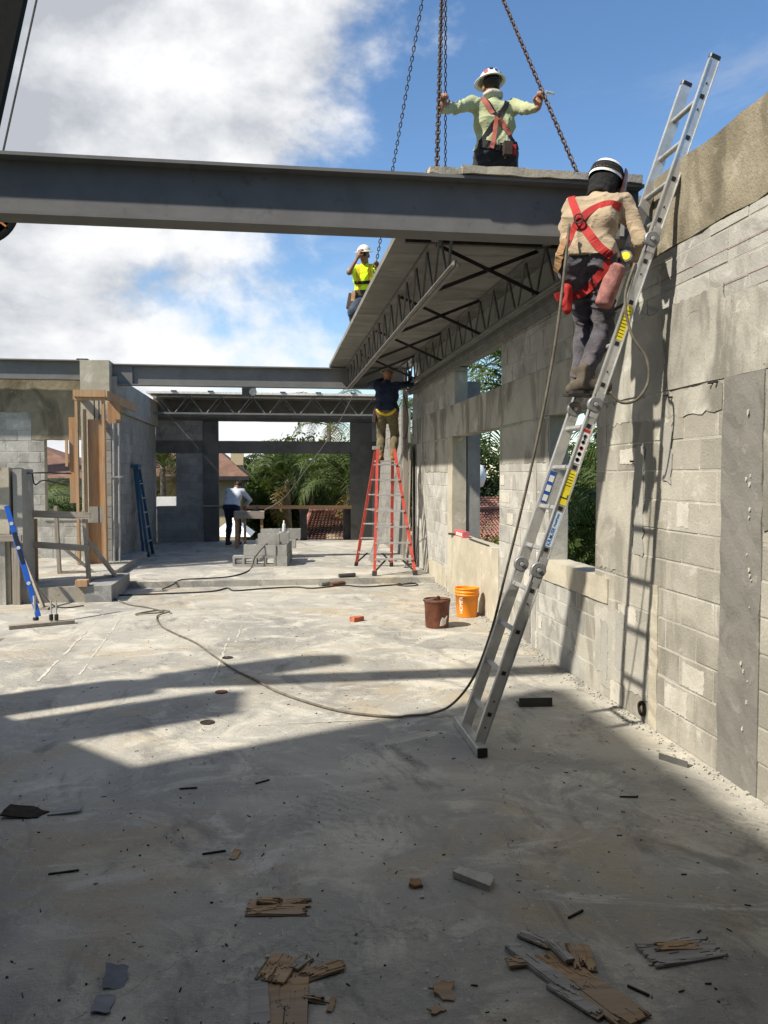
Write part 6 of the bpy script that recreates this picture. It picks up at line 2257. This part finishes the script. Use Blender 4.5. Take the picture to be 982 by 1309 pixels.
# ------------------------------------------------------------------ plants
def frond_mesh(seed, L=2.2, droop=1.0, leaflets=34, lw=.034, ll=.62, mat='palm_leaf'):
    r = random.Random(seed)
    m = MB()
    pts = []
    ang = .95
    p = V(0, 0, 0)
    n = 12
    for i in range(n + 1):
        pts.append(p.copy())
        ang -= droop * (.06 + .17 * (i / n))
        p = p + V(cos(ang), 0, sin(ang)) * L / n
    m.tube(pts, [.022 * (1 - .8 * i / n) + .004 for i in range(n + 1)], 4, False)
    for s in (-1, 1):
        for k in range(leaflets):
            t = .12 + .88 * (k + r.uniform(-.3, .3)) / leaflets
            t = min(max(t, .1), .995)
            f = t * n
            i = min(int(f), n - 1)
            b = pts[i].lerp(pts[i + 1], f - i)
            tg = (pts[i + 1] - pts[i]).normalized()
            ln = ll * (1 - .55 * abs(t - .42) * 1.6) * r.uniform(.8, 1.1)
            out = (V(0, s, 0) * .85 + tg * .55 + V(0, 0, .15 + r.uniform(-.1, .15))).normalized()
            w = tg * lw * .5
            mid = b + out * ln * .5 + V(0, 0, -.03 * ln)
            end = b + out * ln + V(0, 0, -(.28 + .3 * r.random()) * ln * droop)
            m.add([b - w * .5, b + w * .5, mid + w, mid - w, end], [(0, 1, 2, 3), (3, 2, 4)])
    me = m.mesh('frond')
    me.materials.append(MATS[mat])
    return me


FR = [frond_mesh(i, 2.3, 1.0 + .25 * (i % 3)) for i in range(5)]
FRD = [frond_mesh(30, 1.9, 1.5, mat='palm_dry')]


def palm(label, base, h, n=26, sc=1.0, group='palms beyond the building', lean=.0, dry=2, trunk_r=.13):
    t = thing('palm_tree', label, 'palm tree', tuple(base), group)
    b = Vector(base)
    top = b + V(lean, lean * .4, h)
    pts = [b.lerp(top, i / 14) + V(sin(i * .5) * .04, 0, 0) for i in range(15)]
    m = MB()
    rs = []
    P = []
    for i in range(29):
        u = i / 28
        P.append(b.lerp(top, u) + V(sin(u * 5) * .05, cos(u * 4) * .04, 0))
        rs.append(trunk_r * (1.15 - .3 * u) * (1.06 if i % 2 else .97))
    m.tube(P, rs, 12)
    m.build('trunk', 'bark_palm', t, True)
    tp = P[-1] - b
    for i in range(n):
        me = random.choice(FR) if i < n - dry else FRD[0]
        o = bpy.data.objects.new('frond', me)
        COL.objects.link(o)
        o.parent = t
        u = i / n
        pit = -.55 + 1.25 * u if i < n - dry else 1.1
        o.location = tp + V(0, 0, .1 - .25 * u)
        o.rotation_euler = (random.uniform(-.25, .25), pit + random.uniform(-.15, .15), i * 2.399 + random.uniform(-.2, .2))
        s = sc * random.uniform(.85, 1.1)
        o.scale = (s, s, s)
    return t


def leafy(label, base, trunk_h, rx, ry, rz, nleaf, lsize, mat, name='broadleaf_tree', cat='tree', group=None, seed=0):
    t = thing(name, label, cat, tuple(base), group)
    r = np.random.default_rng(seed)
    b = Vector(base)
    c = b + V(0, 0, trunk_h + rz * .7)
    m = MB()
    if trunk_h > .3:
        m.tube([b, b + V(.05, 0, trunk_h * .6), b + V(.0, .05, trunk_h + rz * .3)], [.17, .13, .09], 8)
        for i in range(6):
            a = i * 1.05
            m.tube([b + V(0, .03, trunk_h * .8), c + V(cos(a) * rx * .35, sin(a) * ry * .35, -rz * .1), c + V(cos(a) * rx * .7, sin(a) * ry * .7, rz * .25)], [.07, .04, .015], 6)
    else:
        for i in range(5):
            a = i * 1.3
            m.tube([b + V(cos(a) * rx * .3, sin(a) * ry * .3, 0), b + V(cos(a) * rx * .5, sin(a) * ry * .5, rz)], [.03, .01], 5)
    m.build('trunk' if trunk_h > .3 else 'stems', 'bark', t)
    ncl = 46
    u = r.normal(size=(ncl, 3))
    u /= np.linalg.norm(u, axis=1)[:, None]
    cc = u * (r.random((ncl, 1)) ** .45) * np.array([rx, ry, rz]) * .86
    which = r.integers(0, ncl, nleaf)
    pos = cc[which] + r.normal(size=(nleaf, 3)) * np.array([rx, ry, rz]) * .15
    nrm = r.normal(size=(nleaf, 3)) + np.array([0, 0, .6])
    nrm /= np.linalg.norm(nrm, axis=1)[:, None]
    a = np.cross(nrm, r.normal(size=(nleaf, 3)))
    a /= np.linalg.norm(a, axis=1)[:, None]
    bb_ = np.cross(nrm, a)
    s = lsize * r.uniform(.6, 1.3, (nleaf, 1))
    off = np.array(c - b) if trunk_h > .3 else np.array([0, 0, rz])
    v = np.stack([pos - a * s, pos + bb_ * s * .45, pos + a * s, pos - bb_ * s * .45], 1) + off
    v[..., 2] = np.maximum(v[..., 2], .02)
    me = bpy.data.meshes.new('crown')
    me.from_pydata(v.reshape(-1, 3).tolist(), [], np.arange(nleaf * 4).reshape(-1, 4).tolist())
    me.materials.append(MATS[mat])
    o = bpy.data.objects.new('crown' if trunk_h > .3 else 'foliage', me)
    COL.objects.link(o)
    o.parent = t
    return t


# behind the wide far opening
palm('palm with a pale trunk in the middle of the far opening', (3.0, 31, GZ), 4.6, 30, 1.25, trunk_r=.2)
palm('tall feathery palm showing over the lintel, right of the far opening', (5.6, 36, GZ), 7.2, 26, 1.2)
palm('palm left of the pale trunk behind the far opening', (.6, 34, GZ), 4.9, 30, 1.3)
palm('dark palm farthest right behind the far opening', (4.9, 29.5, GZ), 4.9, 28, 1.25)
palm('wispy palm crown above the lintel in mid opening', (2.9, 42, GZ), 7.8, 20, 1.2)
leafy('dark broadleaf tree behind the palms, left in the far opening', (-1.0, 41, GZ), 2.2, 3.0, 2.6, 2.6, 9000, .16, 'tree_leaf', seed=1)
leafy('dark broadleaf tree filling the middle of the far opening', (2.6, 44, GZ), 2.4, 3.6, 2.6, 2.9, 10000, .16, 'tree_leaf', seed=2)
leafy('dark broadleaf tree at the right of the far opening', (7.2, 42, GZ), 2.4, 3.4, 2.6, 3.0, 9000, .16, 'tree_leaf', seed=3)
leafy('dark leafy tree close behind the pale palm trunk', (1.6, 36, GZ), 1.4, 2.6, 1.8, 2.6, 12000, .13, 'tree_leaf', seed=31)
leafy('dark leafy tree behind the right half of the far opening', (5.4, 37, GZ), 1.4, 2.8, 1.8, 2.6, 12000, .13, 'tree_leaf', seed=32)
leafy('low shrub under the palms in the far opening', (.2, 28, GZ), 0, 1.5, 1.2, 1.6, 5000, .10, 'hedge_leaf', 'garden_shrub', 'shrub', seed=4)
leafy('low shrub beside the yellow house in the far opening', (-1.9, 27, GZ), 0, 1.0, 1.0, 1.5, 4000, .10, 'hedge_leaf', 'garden_shrub', 'shrub', seed=5)
# small openings on the left
palm('palm seen through the small window beside the blue stepladder', (-3.72, 28, GZ), 5.45, 28, .75, trunk_r=.10)
palm('palm seen through the left front window', (-5.9, 20.5, GZ), 3.7, 22, .9)
palm('second palm low in the left front window', (-5.0, 21.5, GZ), 3.6, 20, .85)
leafy('tree behind the left front window', (-6.5, 23.2, GZ), 1.2, 1.6, 1.2, 1.3, 6000, .12, 'tree_leaf', seed=6)
leafy('broadleaf tree behind the small window of the far wall', (-5.2, 36, GZ), 2.0, 2.6, 2.0, 2.2, 7000, .14, 'tree_leaf', seed=16)
# outside the right-hand wall
palm('dark palm close outside the first right window', (5.6, 11.4, GZ), 4.0, 26, .95)
palm('tall palm with hanging fronds outside the second right window', (5.6, 17.5, GZ), 7.0, 30, 1.1)
palm('palm outside between the two right windows', (6.2, 12.3, GZ), 4.4, 24, 1.0)
palm('palm behind the first right window, farther out', (7.6, 15.6, GZ), 4.9, 24, 1.0)
leafy('green hedge below the first right window', (5.0, 10.8, GZ), 0, 1.5, 3.0, 2.0, 14000, .07, 'hedge_leaf', 'garden_hedge', 'hedge', seed=7)
leafy('green hedge below the second right window', (6.0, 20.5, GZ), 0, 1.6, 4.0, 2.0, 12000, .08, 'hedge_leaf', 'garden_hedge', 'hedge', seed=8)
leafy('round dark tree seen through the second right window', (11.2, 44, GZ), 2.6, 3.2, 2.6, 3.0, 9000, .13, 'tree_leaf', seed=9)
leafy('dense leafy shrub filling the lower half of the first right window', (6.6, 16.8, GZ), 0, 1.5, 2.0, 2.3, 14000, .10, 'tree_leaf', 'garden_shrub', 'shrub', seed=21)
leafy('round dark tree seen through the first right window', (10.5, 23, GZ), 2.4, 2.6, 2.6, 2.6, 11000, .13, 'tree_leaf', seed=10)


# ------------------------------------------------------------------ neighbouring houses
def tile_slope(parent, a, b, c, d, mat, nu=26, nv=16):
    """barrel tiles over the quad a-b (eaves) to d-c (ridge), as one field"""
    a, b, c, d = map(Vector, (a, b, c, d))
    nrm = (b - a).cross(d - a).normalized()
    m = MB()
    seg = 6
    for j in range(nv):
        v0, v1 = j / nv, (j + 1.08) / nv
        rows = []
        for v, lift in ((v0, .05), (v1, .0)):
            row = []
            for i in range(nu * seg + 1):
                u = i / (nu * seg)
                p = a.lerp(b, u).lerp(d.lerp(c, u), min(v, 1.0))
                row.append(p + nrm * (lift + .06 * abs(sin(pi * i / seg))))
            rows.append(row)
        n = len(rows[0])
        m.add(rows[0] + rows[1], [(i, i + 1, n + i + 1, n + i) for i in range(n - 1)])
    o = m.build('roof_tiles', mat, parent)
    o['kind'] = 'stuff'
    return o


h1 = thing('tiled_house', 'low house with pinkish red barrel tile roof beyond the far opening', 'house', (4.5, 33, GZ))
MB().box((2.2, 27.5, GZ), (8.0, 36, -.75)).build('wall', 'stucco_house', h1)
tile_slope(h1, (.75, 26.6, -.72), (9, 26.6, -.72), (9, 31, .38), (1.4, 31, .38), 'roof_tile', 60, 22)
MB().tube([(1.4, 31, .42), (9, 31, .42)], .11, 8).build('ridge_tiles', 'roof_tile', h1)
MB().tube([(.75, 26.6, -.66), (1.4, 31, .42)], .09, 8).build('hip_tiles', 'roof_tile', h1)
h2 = thing('yellow_house', 'yellow rendered house with brown roof left in the far opening', 'house', (-3.6, 33, GZ))
MB().box((-8, 31.5, GZ), (-1.35, 38, 1.75)).build('wall', 'stucco_house', h2)
MB().add([(-8.5, 31, 1.75), (-1.0, 31, 1.75), (-1.0, 38.5, 1.75), (-8.5, 38.5, 1.75), (-6, 33.5, 3.1), (-2.6, 33.5, 3.1), (-2.6, 36, 3.1), (-6, 36, 3.1)],
         [(0, 1, 5, 4), (1, 2, 6, 5), (2, 3, 7, 6), (3, 0, 4, 7), (4, 5, 6, 7), (3, 2, 1, 0)]).build('roof', 'roof_brown', h2)
MB().box((-8.5, 30.95, 1.60), (-.95, 31.05, 1.75)).build('fascia', 'dark_steel', h2)
MB().box((-1.75, 33, 2.2), (-1.25, 33.5, 3.15)).build('chimney', 'stucco_house', h2)
MB().box((-5.2, 31.46, .2), (-4.2, 31.52, 1.2)).build('window', 'dark_window', h2)
h3 = thing('tiled_house', 'house with red tile roof seen low through the second right window', 'house', (9, 36, GZ))
MB().box((7.0, 33, GZ), (12, 40, -.85)).build('wall', 'stucco_white', h3)
tile_slope(h3, (6.6, 32.5, -.8), (12.4, 32.5, -.8), (12.4, 37, .72), (6.6, 37, .72), 'roof_tile', 30, 16)
h4 = thing('brown_roofed_house', 'house with brown hipped roof seen through the left front window', 'house', (-7, 27, GZ))
MB().box((-12, 25, GZ), (-5.6, 31, 1.7)).build('wall', 'stucco_white', h4)
MB().add([(-12.6, 24.5, 1.7), (-5.0, 24.5, 1.7), (-5.0, 31.5, 1.7), (-12.6, 31.5, 1.7), (-9.5, 28, 2.9), (-8, 28, 2.9)],
         [(0, 1, 5, 4), (1, 2, 5), (2, 3, 4, 5), (3, 0, 4), (3, 2, 1, 0)]).build('roof', 'roof_brown', h4)
MB().box((-12.6, 24.45, 1.52), (-4.95, 24.55, 1.7)).build('fascia', 'dark_steel', h4)
tp_ = tag(MB().add([(-1.9, 23.6, .0), (-.7, 23.4, .0), (-.6, 24.8, .05), (-1.9, 25, .0), (-1.2, 24.2, .55)], [(0, 1, 4), (1, 2, 4), (2, 3, 4), (3, 0, 4), (3, 2, 1, 0)]).build('awning', 'tarp_white', org=(-1.2, 24.2, 0)), 'white peaked awning outside beyond the stooping worker', 'awning')
wl_ = tag(MB().box((-4.6, 23.0, GZ), (-2.75, 23.2, 1.18)).build('garden_wall', 'tarp_white', org=(-3.6, 23.1, GZ)), 'white garden wall outside the small window of the far wall', 'wall')
t_ = tag(MB().lathe([(.001, -.6), (.45, -.45), (.62, 0), (.45, .45), (.001, .62)], (8.6, 34.0, 1.75), 14).build('satellite_dish', 'tarp_white', None, True, org=(8.6, 34, 1.1)), 'white rounded dish on the tiled house behind the second right window', 'dish')
